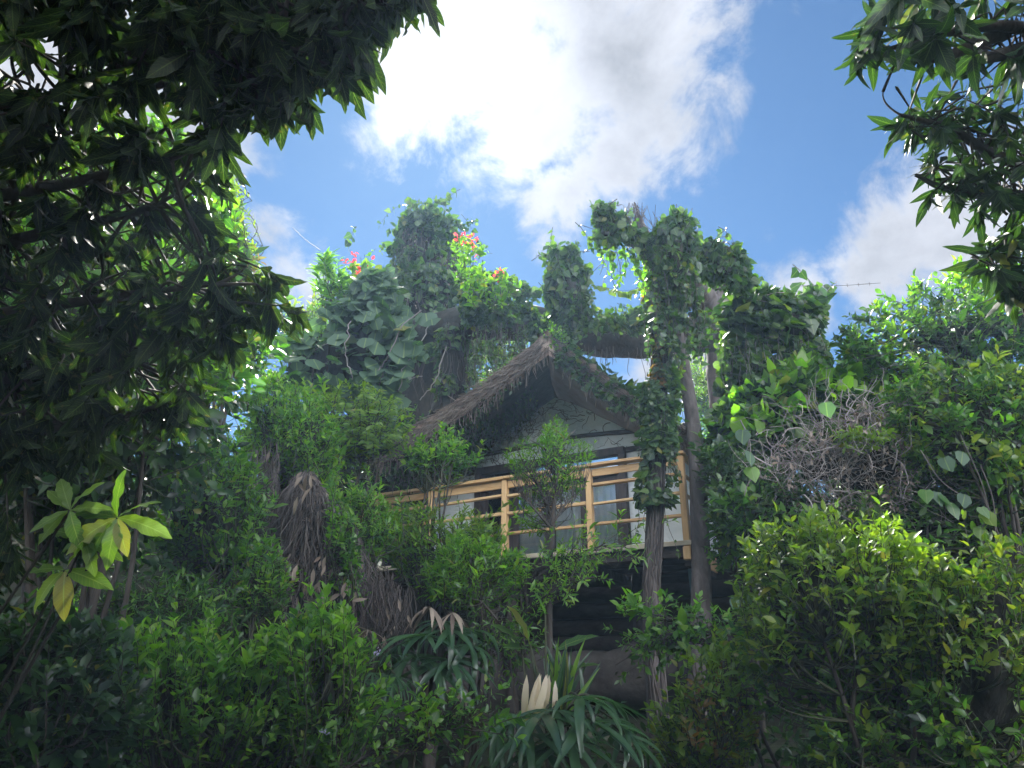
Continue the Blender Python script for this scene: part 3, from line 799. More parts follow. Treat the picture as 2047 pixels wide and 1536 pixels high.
    for t, o in ((2.9, .35), (5.5, .3), (5.5, 1.2), (1.2, 1.25)):
        p = D(t, 0, o); gz = float(ground_z(p[0], p[1]))
        V, F = rough_tube([p + UP * (gz - .1), p + UP * (FLOOR - .22)], [.1, .09], 16, 10, .06, 3); hp('support_post', V, F, 'beam_wood', None, True)
    p = D(.02, 0, .25); gz = float(ground_z(p[0], p[1]))
    o = hbeam('support_post', p + UP * (gz - .1) + np.array([.1, 0, 0]), p + UP * (FLOOR - .35) + np.array([-.02, 0, 0]), .12, .12, 'teal', E2); o['label'] = 'teal painted post under the balcony corner'
    return tl, tr
roof_l, roof_r = build_hut()
def build_retaining():
    for a, b in ((W(-.3, 0, .0), W(5.4, 0, .0)),):
        a = a + E2 * .62; b = b + E2 * .62
        hbeam('foundation_wall', a + UP * 2.2, b + UP * 2.2, .12, 2.1, 'rock', jit=0, bev=0)
build_retaining()
# damp ledge of rock under the hut
def build_ledge():
    pts = [np.array([-1.6, 12.9, 1.55]), np.array([.8, 11.9, 1.62]), np.array([2.6, 11.0, 1.7]), np.array([4.0, 10.9, 1.6])]
    V, F = rough_tube(pts, [.5, .42, .45, .3], 60, 18, .22, 1.7)
    o = part('rock_ledge', V, F, M['rock']); tag(o, 'dark damp rock ledge in the shade under the hut', 'rock')
build_ledge()

# ------------------------------------------------------------------ trees round the hut
def trunk_tree(name, label, cat, ctrl, radii, mat, m=60, sides=16, amp=.1, sc=3, flute=.05, limbs=()):
    t = thing(name, label, cat, (ctrl[0][0], ctrl[0][1], ctrl[0][2]))
    V, F = rough_tube(ctrl, radii, m, sides, amp, sc, flute)
    part('trunk', V, F, M[mat], t)
    for c, r in limbs:
        V, F = rough_tube(c, r, 22, 9, .12, 6)
        part('limb', V, F, M[mat], t)
    return t
def surf_pts(ctrl, radii, n, front=.65):
    """places and outward directions on a trunk, more on the camera's side"""
    pts = smooth_line(ctrl, 200); t = rng.random(n); i = (t * 198).astype(int)
    rad = np.interp(t, np.linspace(0, 1, len(radii)), radii)
    a = np.where(rng.random(n) < front, rng.uniform(-math.pi, 0, n), rng.uniform(0, math.pi, n))
    nr = np.stack([np.cos(a), np.sin(a), np.full(n, .1)], -1)
    p = pts[i] + nr * rad[:, None] * (1 + .12 * wave(pts[i] + nr * rad[:, None], 3))[:, None]
    return p, nz(nr), t
def creepers(pl, ctrl, radii, n, r=.009):
    """climbing stems winding up a trunk"""
    pts = smooth_line(ctrl, 60); rad = np.interp(np.linspace(0, 1, 60), np.linspace(0, 1, len(radii)), radii)
    for _ in range(n):
        a0 = rng.uniform(0, 6.28); i0 = rng.integers(0, 35); i1 = min(60, i0 + rng.integers(14, 40)); ii = np.arange(i0, i1)
        a = a0 + np.cumsum(rng.normal(0, .16, len(ii)))
        q = pts[ii] + np.stack([np.cos(a), np.sin(a), 0 * a], -1) * (rad[ii] * 1.05 + .005)[:, None]
        if len(q) > 3: pl.fine.tube(q, r * rng.uniform(.5, 1.5), 4)
def gz(p): return np.array([p[0], p[1], float(ground_z(p[0], p[1])) - .1])

# thin trunk before the balcony
t1 = [gz(PY(1322, 1536, 9.5)), PY(1322, 1536, 9.5), PY(1302, 1230, 9.5), PY(1308, 1080, 9.5), PY(1314, 880, 9.5), PY(1318, 700, 9.52), PY(1318, 560, 9.55), PY(1330, 470, 9.6)]
r1 = [.14, .125, .1, .095, .095, .1, .14, .18]
trunk_tree('dead_tree', 'grey trunk wound with dead creeper stems, rising in front of the balcony rail', 'tree', t1, r1, 'grey_bark', 90, 14, .12, 6, .05,
    [([PY(1320, 520, 9.6), PY(1270, 490, 9.5), PY(1215, 450, 9.4)], [.12, .07, .025]),
     ([PY(1325, 510, 9.6), PY(1290, 460, 9.6), PY(1268, 405, 9.7)], [.08, .04, .012]),
     ([PY(1330, 500, 9.6), PY(1350, 460, 9.6), PY(1352, 432, 9.6)], [.14, .12, .09])])
t2 = [gz(PY(1385, 1536, 9.95)), PY(1385, 1536, 9.95), PY(1402, 1240, 9.95), PY(1397, 1000, 9.95), PY(1386, 860, 9.95), PY(1362, 700, 9.95), PY(1345, 560, 9.95), PY(1340, 470, 9.95)]
trunk_tree('bare_tree', 'smooth pale trunk leaning past the right end of the balcony', 'tree', t2, [.15, .14, .135, .12, .105, .09, .11, .1], 'grey_bark', 90, 14, .06, 3, .03)
t3 = [gz(PY(1462, 1100, 14)), PY(1460, 1000, 14), PY(1448, 800, 14), PY(1442, 650, 14), PY(1430, 560, 14)]
trunk_tree('thick_tree', 'thick grey trunk standing behind the hut under a dark creeper roof', 'tree', t3, [.36, .32, .3, .34, .4], 'grey_bark', 50, 16, .08, 2, .05,
    [([PY(1440, 640, 14), PY(1400, 590, 13), PY(1380, 540, 12)], [.3, .3, .25]), ([PY(1440, 640, 14), PY(1480, 610, 13.5), PY(1530, 620, 13)], [.28, .2, .12])])

# ivy on the thin trunk
iv = Plant('ivy', 'dark ivy sleeve hanging on the thin trunk in front of the balcony', 'ivy', t1[0])
c = t1[3:]; rr = [.14, .2, .22, .2, .26, .28]
creepers(iv, t1[1:], r1[1:], 70, .011)
p, n_, t = surf_pts([PY(1310, 1010, 9.45), PY(1312, 940, 9.45), PY(1314, 840, 9.45), PY(1318, 720, 9.5), PY(1320, 600, 9.5), PY(1322, 520, 9.55)], [.1, .135, .115, .11, .13, .16], 3000)
p = p + n_ * (.1 * wave(p, 3.2))[:, None]
k_ = wave(p + 3, 2.6) + rng.normal(0, .3, len(p)) > -.45; p, n_, t = p[k_], n_[k_], t[k_]
rust = (t > .45) & (wave(p, 3.5) > -.15) & (n_[:, 0] < .35)
iv.hang(p[~rust] + n_[~rust] * rng.uniform(0, .1, (int((~rust).sum()), 1)), n_[~rust], .08, 'ivy', 'vine', .7, .6, .4, .5)
sel = rng.random(len(p)) < .035; iv.shoots(p[sel] + n_[sel] * .1, nz(n_[sel] + rng.normal(0, .4, n_[sel].shape)), .25, 6, .09, 'ivy', 'vine', (.6, 1.2), .8, .003)
iv.hang(p[rust], n_[rust], .075, 'ivy', 'red_vine', .6, .6)
iv.strands(p[:60] + n_[:60] * .1, .7, .07, .06, 'ivy', 'vine')
iv.finish('bark', 'strand', 300, 12)

# creeper crown on the tops of the two trunks
cr = Plant('creeper', 'creeper draped over the snag tops of the thin trunks against the sky', 'creeper', PY(1340, 560, 9.6))
for poly, d, b, n in (([(1185, 430), (1215, 412), (1262, 470), (1320, 520), (1330, 560), (1290, 545), (1240, 500), (1180, 505), (1172, 460)], 10.4, .25, 900),
                      ([(1295, 500), (1322, 440), (1382, 432), (1398, 500), (1400, 580), (1350, 600), (1300, 580)], 10.4, .35, 1500),
                      ([(1375, 500), (1420, 490), (1482, 497), (1515, 570), (1490, 600), (1440, 580), (1390, 560)], 11.0, .4, 1400)):
    tp = volume(poly, d, b, n // 8, .8, cs=2.6)
    cr.shoots(tp, outward(tp, tp.mean(0), -.2, .2, .5), .3, 7, .11, 'ivy', 'vine', (.6, 1.2), .8, .005)
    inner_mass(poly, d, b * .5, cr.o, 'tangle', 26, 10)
cr.strands(volume([(1180, 470), (1330, 520), (1330, 560), (1190, 500)], 10.4, .1, 26), .55, .09, .08, 'ivy', 'lime')
cr.strands(volume([(1300, 520), (1400, 540), (1400, 580), (1300, 570)], 10.3, .3, 70), 1.1, .1, .09, 'ivy', 'vine')
for k in range(70):      # bare twig brush at the top
    a = PY(1275 + rng.normal(0, 12), 480, 9.6); b = PY(1268 + rng.normal(0, 16), 405 + abs(rng.normal(0, 18)), 9.6)
    cr.fine.tube(smooth_line([a, (a + b) / 2 + rng.normal(0, .05, 3), b], 6), .004, 3)
for k in range(60):
    a = PY(1340 + rng.normal(0, 25), 560, 9.5); b = PY(1330 + rng.normal(0, 35), 450 + rng.normal(0, 20), 9.5)
    cr.fine.tube(smooth_line([a, (a + b) / 2 + rng.normal(0, .07, 3), b], 6), .006, 3)
cr.fine.tube(smooth_line([PY(1300, 525, 9.6), PY(1230, 505, 9.6), PY(1200, 498, 9.6)], 8), .008, 4)
cr.fine.tube(smooth_line([PY(1230, 505, 9.6), PY(1200, 530, 9.6), PY(1178, 552, 9.8)], 8), .006, 4)
# a thread of leaves strung across the gap
q = smooth_line([PY(1300, 565, 9.7), PY(1250, 582, 10.2), PY(1190, 570, 11)], 24)
cr.fine.tube(q, .004, 3)
cr.hang(q[1:], np.tile([0, -1., 0], (23, 1)), .12, 'ivy', 'yellow', .9, .3)
cr.finish('bark', 'strand', singles=300, min_px=12)

# column A: the tall snag swallowed by creeper
cA = [gz(PY(850, 900, 16.5)), PY(848, 780, 16.5), PY(848, 640, 16.4), PY(852, 560, 16.3), PY(852, 490, 16.2)]
trunk_tree('snag', 'tall broken trunk hidden in creeper behind the hut roof, with a domed top', 'tree', cA, [.8, .85, .78, .6, .44], 'tangle', 50, 18, .2, 1.6)
al = Plant('creeper', 'thick creeper cloaking the domed snag left of the roof ridge', 'creeper', cA[0])
p, n_, t = surf_pts(cA[1:] + [PY(852, 462, 16.2)], [1.3, 1.05, .7, .54, .18], 4200)
p = p + n_ * (.16 * wave(p, 2.6))[:, None]
keep = wave(p, 2.4) + rng.normal(0, .3, len(p)) > -.1
al.hang((p + n_ * rng.uniform(0, .18, (len(p), 1)))[keep], n_[keep], .145, 'ivy', 'vine', .75, .55, .45, .6)
top = (rng.random(len(p)) < .2) & keep
al.shoots(p[top] + n_[top] * rng.gamma(2, .14, (int(top.sum()), 1)), nz(n_[top] + UP * .15 + rng.normal(0, .5, n_[top].shape)), .5, 8, .15, 'ivy', 'vine', (.6, 1.2), .8, .005)
al.strands(p[::60] + n_[::60] * .15, 1.3, .1, .08, 'ivy', 'vine', .006)
al.strands(p[7::11] + n_[7::11] * .1, .9, .1, .08, 'ivy', 'vine', .006, leafy=False)
sel = (~keep) & (rng.random(len(p)) < .25); al.hang(p[sel] + n_[sel] * .06, n_[sel], .08, 'small', 'dry', .9, .4, .3, .5)
al.finish('bark', 'strand', singles=300, min_px=12)

# curtain of round leaves to the left of it
gp = [(560, 700), (640, 650), (690, 590), (770, 540), (800, 600), (820, 700), (800, 800), (740, 830), (620, 800), (560, 760)]
gv = Plant('gourd_vine', 'curtain of big round grey-green leaves hanging left of the snag', 'vine', foot_at(-3.4, 12.0))
inner_mass(gp, 12.4, .9, gv.o, 'tangle', 14, 16)
p = volume(gp, 12.0, .75, 1100, .8, cs=1.6); p[:, 1] -= .25
gv.hang(p, nz(np.array([.1, -1, .25]) + rng.normal(0, .25, p.shape)), .18, 'gourd', 'gourd', .75, .5, .4, .45)
for (x, y) in ((812, 640), (818, 670), (806, 700), (850, 620), (790, 740), (770, 760), (740, 770), (760, 800), (800, 720), (775, 735), (830, 690), (760, 725), (745, 745), (790, 775)):
    q = P(np.array([x, x + 12., x - 9]), np.array([y, y + 16., y + 9]), np.full(3, 11.2) + rng.normal(0, .1, 3))
    gv.hang(q, nz(np.array([[.1, -1, .35]]) + rng.normal(0, .2, q.shape)), .25, 'gourd', 'gourd', .7, .5, .2, .3)
p = volume(gp, 12.1, .9, 260, .3)
gv.shoots(p, outward(p, p.mean(0), .0, .5, .5), .4, 8, .1, 'ivy', 'vine', (.6, 1.2), .5, .004)
for ctrl in ([(842, 620), (800, 660), (772, 720), (758, 742)], [(860, 650), (830, 700), (806, 740), (800, 782)], [(700, 640), (690, 700), (705, 760)], [(890, 690), (870, 760), (838, 800)], [(765, 745), (752, 790), (744, 800)]):
    gv.fine.tube(smooth_line([P(x, y, 11.1) for x, y in ctrl], 16) + rng.normal(0, .015, (16, 3)), .0085, 5)
gv.finish('bark', 'twig', singles=300, min_px=14)

# ridge of creeper between the snags: an old horizontal limb with stubs
bm = trunk_tree('fallen_tree', 'dark trunk lying across behind the hut ridge, roofed with creeper', 'tree',
    [PY(790, 680, 13.6), PY(870, 655, 13.2), PY(960, 645, 13), PY(1060, 650, 13), PY(1180, 672, 13), PY(1300, 682, 13), PY(1450, 660, 13.2)], [.2, .3, .36, .34, .34, .36, .4], 'tangle', 60, 14, .16, 1.8, 0,
    [([PY(905, 655, 13), PY(904, 700, 13), PY(905, 790, 13), PY(905, 830, 13)], [.24, .22, .25, .4]), ([PY(1132, 670, 13), PY(1134, 600, 13), PY(1136, 520, 13)], [.32, .26, .2])])
rc = Plant('creeper', 'creeper over the low limb between the domed snag and the small stub', 'creeper', PY(1000, 660, 13))
for poly, n in (([(915, 600), (930, 560), (985, 545), (1040, 560), (1078, 590), (1070, 640), (1000, 655), (930, 650)], 260),
                ([(1040, 655), (1100, 640), (1300, 625), (1300, 665), (1180, 660), (1100, 690), (1050, 680)], 260)):
    tp = volume(poly, 13.4, .4, n, .4); rc.shoots(tp, outward(tp, tp.mean(0), .3, .2, .5), .35, 7, .12, 'ivy', 'vine', (.6, 1.2), .4, .004)
rc.strands(volume([(940, 640), (1060, 640), (1060, 690), (950, 680)], 13.2, .4, 90), 1.0, .11, .09, 'small', 'vine')
rc.strands(volume([(1130, 690), (1300, 690), (1300, 705), (1130, 705)], 13.0, .3, 22), .5, .11, .08, 'small', 'vine', .005, leafy=False)
pv, nv, tv_ = surf_pts([PY(904, 660, 13), PY(903, 720, 13), PY(905, 800, 13)], [.26, .26, .3], 420)
kv = wave(pv, 3) > -.1
rc.hang(pv[kv], nv[kv], .1, 'ivy', 'vine', .7, .5, .4, .4); rc.strands(pv[::5] + nv[::5] * .05, .6, .1, .08, 'small', 'dry', .006, leafy=False)
rc.finish('bark', 'strand', singles=250, min_px=12)
st = Plant('creeper', 'creeper bunched on the small upright stub right of the roof peak', 'creeper', PY(1134, 660, 13))
sp = [(1098, 520), (1112, 503), (1150, 503), (1160, 530), (1185, 545), (1178, 620), (1160, 660), (1105, 660), (1092, 600)]
inner_mass(sp, 13.3, .25, st.o, 'tangle', 24, 10)
tp = volume(sp, 13.3, .5, 230, .9, cs=2.6); st.shoots(tp, outward(tp, tp.mean(0), .0, .2, .6), .45, 8, .14, 'ivy', 'vine', (.6, 1.2), .9, .005)
st.strands(volume([(1095, 560), (1190, 560), (1185, 610), (1100, 610)], 13.2, .35, 40), .8, .1, .1, 'ivy', 'vine')
st.finish('bark', 'strand', singles=200, min_px=12)

# the creeper arch right of the trunks
ar = Plant('creeper', 'broad leafy creeper arch hanging right of the thick grey trunk', 'creeper', foot_at(5.2, 11.5))
ap = [(1436, 610), (1470, 580), (1530, 590), (1580, 570), (1635, 588), (1655, 650), (1640, 700), (1655, 760), (1600, 750), (1550, 700), (1515, 690), (1500, 760), (1475, 810), (1430, 790), (1440, 680)]
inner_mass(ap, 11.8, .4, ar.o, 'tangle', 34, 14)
p = volume(ap, 11.5, .6, 650, 1.0, cs=2.4); ar.hang(p, nz(np.array([.1, -1, .4]) + rng.normal(0, .3, p.shape)), .17, 'ivy', 'vine', .7, .55, .35, .3)
tp = volume(ap, 11.7, .75, 330, .7, cs=2.2); ar.shoots(tp, outward(tp, tp.mean(0), .0, .2, .6), .5, 7, .15, 'ivy', 'vine', (.6, 1.2), .4, .005)
for k in range(26):
    x = 1500 + rng.normal(0, 10)
    ar.fine.tube(smooth_line([PY(x - 8, 640, 10.6), PY(x, 700 + rng.normal(0, 20), 10.5), PY(x + rng.normal(5, 10), 770, 10.5), PY(x + rng.normal(20, 20), 850 + rng.normal(0, 30), 10.4)], 14) + rng.normal(0, .012, (14, 3)), .009, 4)
ar.strands(volume([(1440, 640), (1650, 660), (1650, 740), (1450, 740)], 11.2, .4, 90), .9, .1, .12, 'ivy', 'vine')
ar.finish('bark', 'twig', singles=300, min_px=14)

# creeper on the roof
rv = Plant('creeper', 'trailing creeper spilling over the right slope of the thatch roof', 'creeper', (1.6, 10.6, 5.8))
ii = np.nonzero(np.ones(1800))[0]
u, v = rng.uniform(.06, .8, 1800), rng.uniform(0, .55, 1800)
pr = roof_r[(u * 25).astype(int), (v * 33).astype(int)] + UP * rng.uniform(.12, .3, (1800, 1)) + rng.normal(0, .06, (1800, 3))
keep = wave(pr, 1.7) > -.5
rv.hang(pr[keep], nz(np.array([.3, -.5, .9]) + rng.normal(0, .3, pr[keep].shape)), .1, 'ivy', 'vine', .3, .6, .3, .4)
e = roof_r[:, 0]; i = rng.uniform(2, 19, 150).astype(int); tops = e[i] + UP * rng.uniform(-.05, .18, (150, 1)) + np.array([0, -.06, 0]) + rng.normal(0, .04, (150, 3))
rv.strands(tops[:90], .25, .05, .09, 'ivy', 'vine')
i = rng.uniform(0, 3, 60).astype(int); tops = e[i] + UP * .2 + rng.normal(0, .1, (60, 3))
rv.shoots(tops, outward(tops, tops.mean(0), .4, .3, .4), .2, 7, .07, 'small', 'lime', (.6, 1.2), .2, .003)
rv.finish('bark', 'strand', singles=250, min_px=12)
sv = Plant('creeper', 'dark dead creeper matted under the left slope of the thatch roof', 'creeper', (-.6, 11.2, 5.2))
u, v = rng.uniform(.05, .99, 4200), rng.uniform(0.02, .5, 4200)
pr = roof_l[(u * 25).astype(int), (v * 33).astype(int)] - UP * rng.uniform(.14, .24, (4200, 1)) + rng.normal(0, .05, (4200, 3))
keep = (wave(pr, 2.1) > -.4) & (u > .12)
sv.hang(pr[keep], nz(np.array([.2, -.6, -.5]) + rng.normal(0, .3, pr[keep].shape)), .07, 'small', 'deep', .7, .4, .3, .5)
sv.strands(pr[keep][:260], .35, .06, .05, 'small', 'deep', .004)
sv.finish('bark', 'strand', singles=0)
# creeper stems straying over plaster and soffit
ws = Plant('creeper', 'bare creeper stems straying across the white gable plaster', 'creeper', W(2.5, 5.6, .05))
for k in range(420):
    s_, h_ = rng.uniform(.2, 4.9), rng.uniform(4.9, 6.25)
    if rng.random() < .6: s_ = rng.uniform(2.2, 4.9)
    if h_ > np.interp(s_, [.42, 2.54, 4.69], [5.2, 6.36, 5.36]) - .02: continue
    if 1.25 < s_ < 4.15 and h_ < 5.25: continue
    a = rng.uniform(0, 6.28); pts = []
    for j in range(7):
        pts.append(W(s_, h_, .012)); a += rng.normal(0, .6); s_ += .05 * math.cos(a); h_ += .045 * math.sin(a)
    ws.fine.tube(np.array(pts), rng.uniform(.003, .008), 3)
ws.finish('bark', 'strand', singles=0)
ss = Plant('creeper', 'thin creeper stems branching over the right roof soffit', 'creeper', (2.2, 10.8, 5.2))
for k in range(60):
    u, v = rng.uniform(.2, .95), rng.uniform(.02, .4); a = rng.uniform(0, 6.28); pts = []
    for j in range(9):
        uu, vv = min(max(u, .02), .98), min(max(v, .01), .6)
        x, y = uu * 25, vv * 33; i, j2 = int(x), int(y)
        pts.append(roof_r[i, j2] * (1 - (y % 1)) + roof_r[i, j2 + 1] * (y % 1) - UP * .135)
        a += rng.normal(0, .5); u += .035 * math.cos(a); v += .02 * math.sin(a)
    ss.fine.tube(smooth_line(pts, 16), .006, 3)
ss.finish('bark', 'strand', singles=0)

# ------------------------------------------------------------------ shrubs, thickets and foreground trees
def bush(name, label, cat, poly, d, bulge, n, leaf, kind, mat, L=.35, k=9, ang=(.7, 1.1), sag=.1, up=.9, clump=.4, group=None, core=0, fine='green_stem',
         droop=.1, stems=5, foot=None, singles=300, min_px=13, cs=1.6, mats=None, holes=(), twig=.004, rnd=.4, shell=0.0, wood='bark', cam_=.25, flat=0., rosette=0., spread=.3, t0=.2):
    tp = volume(poly, d, bulge, n, clump + .5, holes, shell, cs)
    c = tp.mean(0)
    if foot is None: foot = foot_at(c[0], c[1] + .2)
    pl = Plant(name, label, cat, foot, group)
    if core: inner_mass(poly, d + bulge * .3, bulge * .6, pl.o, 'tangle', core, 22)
    ds = outward(tp, c - UP * .3, up, cam_, rnd)
    if mats:
        # young pale growth sits at the upper outside
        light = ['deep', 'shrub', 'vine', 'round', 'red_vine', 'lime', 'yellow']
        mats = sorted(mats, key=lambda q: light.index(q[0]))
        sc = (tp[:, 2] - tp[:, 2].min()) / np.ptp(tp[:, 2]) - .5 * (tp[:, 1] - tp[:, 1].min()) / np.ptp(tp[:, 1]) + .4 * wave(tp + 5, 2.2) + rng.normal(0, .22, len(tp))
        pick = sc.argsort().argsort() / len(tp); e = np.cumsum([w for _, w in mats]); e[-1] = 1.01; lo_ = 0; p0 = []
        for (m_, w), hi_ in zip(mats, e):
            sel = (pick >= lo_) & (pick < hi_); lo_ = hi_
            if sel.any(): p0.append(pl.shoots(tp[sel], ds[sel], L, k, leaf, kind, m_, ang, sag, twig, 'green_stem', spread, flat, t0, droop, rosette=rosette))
        p0 = np.concatenate(p0)
    else:
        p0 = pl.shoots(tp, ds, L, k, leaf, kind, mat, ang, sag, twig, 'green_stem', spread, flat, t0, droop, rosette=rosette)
    # a few long shoots stand out of the outline
    hi = tp[rng.random(len(tp)) < .09]
    if len(hi) and flat < .5:
        hi = hi + UP * L * .45 + rng.normal(0, .08, hi.shape)
        p0 = np.concatenate([p0, pl.shoots(hi, nz(outward(hi, c - UP * .3, up + .6, cam_, rnd)), L * 1.5, k + 3, leaf * 1.05, kind, mats[-1][0] if mats else mat, ang, sag, twig, 'green_stem', spread, flat, t0, droop)])
    nodes = []
    f = np.array(foot, float)
    order = rng.permutation(len(tp))[:stems]
    for i in order:
        tgt = lerp(c, tp[i], .55); mid = lerp(f, tgt, .5) + rng.normal(0, .12, 3)
        ctrl = [f + rng.normal(0, .06, 3) * np.array([1, 1, 0]), mid, tgt]
        pl.limb(ctrl, [.02 + .018 * bulge, .02, .008], 14, 6)
        nodes.append(smooth_line(ctrl, 14)[5:])
    pl.connect(p0, np.concatenate(nodes), .006, .8)
    pl.finish(wood, fine, singles, min_px)
    return pl

def shade_crowns_behind():  # leaf crowns out of view, added to block low light on the foreground
    Vs, Fs, n0 = [], [], 0
    tv, tf, tu = TPL['oval'][0]
    for x, y, r, h in ((-9.5, -6.5, 3.4, 7.6), (-4.2, -8.0, 3.2, 7.0), (1.2, -7.2, 3.2, 7.4), (6.2, -8.2, 3.2, 6.9), (11, -6.2, 3.4, 7.6)):
        n = 3400; u = nz(rng.normal(0, 1, (n, 3))); p = np.array([x, y, h * .52]) + u * np.array([r, r * .8, h * .47]) * (rng.uniform(.55, 1.08, (n, 1)) + .12 * wave(u * 3, 1.5)[:, None])
        y_ = nz(rng.normal(0, .7, (n, 3)) + np.array([0, 0, -.5])); z_ = u + UP * .5 + rng.normal(0, .3, (n, 3)); x_ = nz(np.cross(y_, z_)); zz = np.cross(x_, y_); sz = rng.uniform(.3, .55, n)
        Vs.append((p[:, None] + sz[:, None, None] * (tv[None, :, 0:1] * x_[:, None] + tv[None, :, 1:2] * y_[:, None] + tv[None, :, 2:3] * zz[:, None])).reshape(-1, 3))
        Fs.append((tf[None] + (np.arange(n) * len(tv))[:, None, None]).reshape(-1, 3) + n0); n0 += n * len(tv)
    o = part('shade_crowns', np.concatenate(Vs), np.concatenate(Fs), M['deep'], None, 'stuff', np.tile(tu, (n0 // len(tv), 1)))
    tag(o, 'added leaf crowns behind the viewpoint that shade the foreground', 'shade_crowns')
shade_crowns_behind()
def undergrowth():
    n = 26000
    x = rng.uniform(-8, 9, n); y = rng.uniform(4.5, 15, n)
    z = ground_z(x, y); p = np.stack([x, y, z], -1)
    k = (wave(p, 1.4) + rng.normal(0, .4, n) > -.2) & ~((x > -1.9) & (x < 3.3) & (y > 9.5))
    p = p[k]; p[:, 2] += rng.gamma(1.5, .12, len(p))
    y_ = rng.normal(0, .8, p.shape) + np.array([0, -.4, .2]); z_ = UP + rng.normal(0, .5, p.shape)
    x_ = nz(np.cross(nz(y_), z_)); y_ = nz(y_); zz = np.cross(x_, y_); sz = rng.uniform(.07, .16, len(p))
    tv, tf, tu = TPL['oval'][0]
    W_ = p[:, None] + sz[:, None, None] * (tv[None, :, 0:1] * x_[:, None] + tv[None, :, 1:2] * y_[:, None] + tv[None, :, 2:3] * zz[:, None])
    F_ = (tf[None] + (np.arange(len(p)) * len(tv))[:, None, None]).reshape(-1, 3)
    o = part('undergrowth', W_.reshape(-1, 3), F_, M['deep'], None, 'stuff', np.tile(tu, (len(p), 1)))
    tag(o, 'dark leafy undergrowth carpeting the shaded banks', 'undergrowth')
undergrowth()
# backlit trees far behind, seen through the gaps
for (poly, d, n, lab) in (([(1330, 680), (1480, 660), (1500, 900), (1420, 930), (1330, 800)], 21, 260, 'sunlit yellow-green tree far behind, glimpsed beside the thick grey trunk'),
                          ([(820, 640), (1020, 600), (1080, 720), (1000, 800), (820, 800)], 19, 420, 'dark speckled tree behind the hut, seen under the creeper ridge'),
                          ([(560, 620), (650, 590), (660, 700), (560, 720)], 17, 160, 'sparse backlit tree with small leaves beside the bright cloud on the left')):
    bush('tree', lab, 'tree', poly, d, 1.2, n, .19, 'slim', None, .8, 9, (.6, 1.1), .2, .4, .3, mats=[('yellow', .35), ('lime', .3), ('shrub', .35)], stems=6, singles=60, twig=.006)

bush('thicket', 'deep green wall of leaves far behind the dark canopy on the left', 'thicket', [(-150, 250), (330, 360), (440, 450), (540, 600), (600, 690), (580, 800), (300, 950), (-150, 950)], 9.5, .8, 620, .15, 'oval', None, .5, 9, (.7, 1.1), .2, .4, .0, mats=[('deep', .5), ('shrub', .35), ('lime', .15)], stems=8, core=70)
# left: thicket behind the foreground tree
bush('tree', 'dim bushy tree standing behind the big leaved canopy on the left', 'tree', [(-150, 150), (380, 280), (470, 430), (520, 560), (580, 640), (560, 760), (480, 900), (300, 1150), (-150, 1200)], 6.6, 1.3, 1100, .13, 'oval', None, .5, 9, (.7, 1.1), .25, .2, .2, mats=[('deep', .55), ('shrub', .3), ('lime', .15)], stems=12, foot=foot_at(-3.6, 6.5))
bush('creeper_tree', 'slim tree top wrapped in yellowing creeper against the blue on the left', 'tree', [(420, 320), (455, 330), (485, 400), (490, 470), (520, 520), (545, 600), (430, 620), (400, 450)], 9.5, .4, 330, .11, 'slim', None, .4, 10, (.6, 1.1), .3, .2, .2, mats=[('yellow', .5), ('lime', .2), ('red_vine', .3)], stems=8, core=30, cs=2.5)
bush('shrub', 'bright feathery shrub with drooping leaflets left of the hut roof', 'shrub', [(600, 800), (660, 760), (740, 770), (800, 800), (830, 850), (810, 910), (720, 930), (620, 930), (580, 870)], 9.6, .6, 260, .1, 'slim', 'feather', .42, 20, (.9, 1.2), .35, .6, .1, flat=1., spread=.12, droop=.25, stems=8, min_px=11, t0=.1)
bush('shrub', 'glossy light green shrub below the round leaved vine', 'shrub', [(490, 780), (560, 740), (640, 790), (690, 850), (680, 960), (640, 990), (540, 960), (470, 900)], 9.0, .7, 420, .085, 'small', 'lime', .4, 12, (.7, 1.1), .1, .8, .3, stems=8, min_px=11)
bush('shrub', 'mid green shrub between the dead frond mound and the dark canopy', 'shrub', [(330, 880), (450, 850), (540, 940), (560, 1080), (520, 1160), (380, 1180), (280, 1080)], 7.6, .7, 420, .1, 'small', None, .4, 11, (.7, 1.1), .1, .7, .25, mats=[('shrub', .6), ('lime', .4)], stems=8, core=60, cs=2.2)
bush('shrub', 'dark leafy shrub in front of the left end of the balcony rail', 'shrub', [(660, 1000), (700, 965), (765, 975), (800, 1060), (760, 1150), (690, 1120), (650, 1060)], 8.6, .5, 260, .1, 'slim', None, .35, 11, (.7, 1.1), .2, .6, .3, mats=[('lime', .6), ('shrub', .4)], stems=6)
bush('shrub', 'leafy sprays across the left half of the balcony rail', 'shrub', [(770, 1020), (860, 1000), (950, 1005), (1010, 1050), (1000, 1120), (960, 1160), (860, 1180), (780, 1150), (750, 1090)], 9.0, .45, 340, .11, 'slim', None, .36, 10, (.7, 1.1), .15, .6, .5, mats=[('lime', .7), ('yellow', .15), ('shrub', .15)], stems=7, cs=2.4)
bush('thicket', 'dark thicket behind the dead mound and under the round leaved vine', 'thicket', [(460, 820), (600, 790), (860, 810), (840, 920), (760, 950), (640, 1040), (480, 980)], 13.6, .6, 420, .12, 'oval', None, .45, 9, (.7, 1.1), .2, .5, .0, mats=[('deep', .6), ('shrub', .4)], stems=6, core=30)
bush('thicket', 'shady thicket behind the far left end of the balcony', 'thicket', [(600, 880), (800, 870), (900, 950), (880, 1090), (620, 1100)], 15.5, .7, 380, .16, 'oval', None, .5, 9, (.7, 1.1), .2, .5, .0, mats=[('deep', .6), ('shrub', .4)], stems=6, core=40)
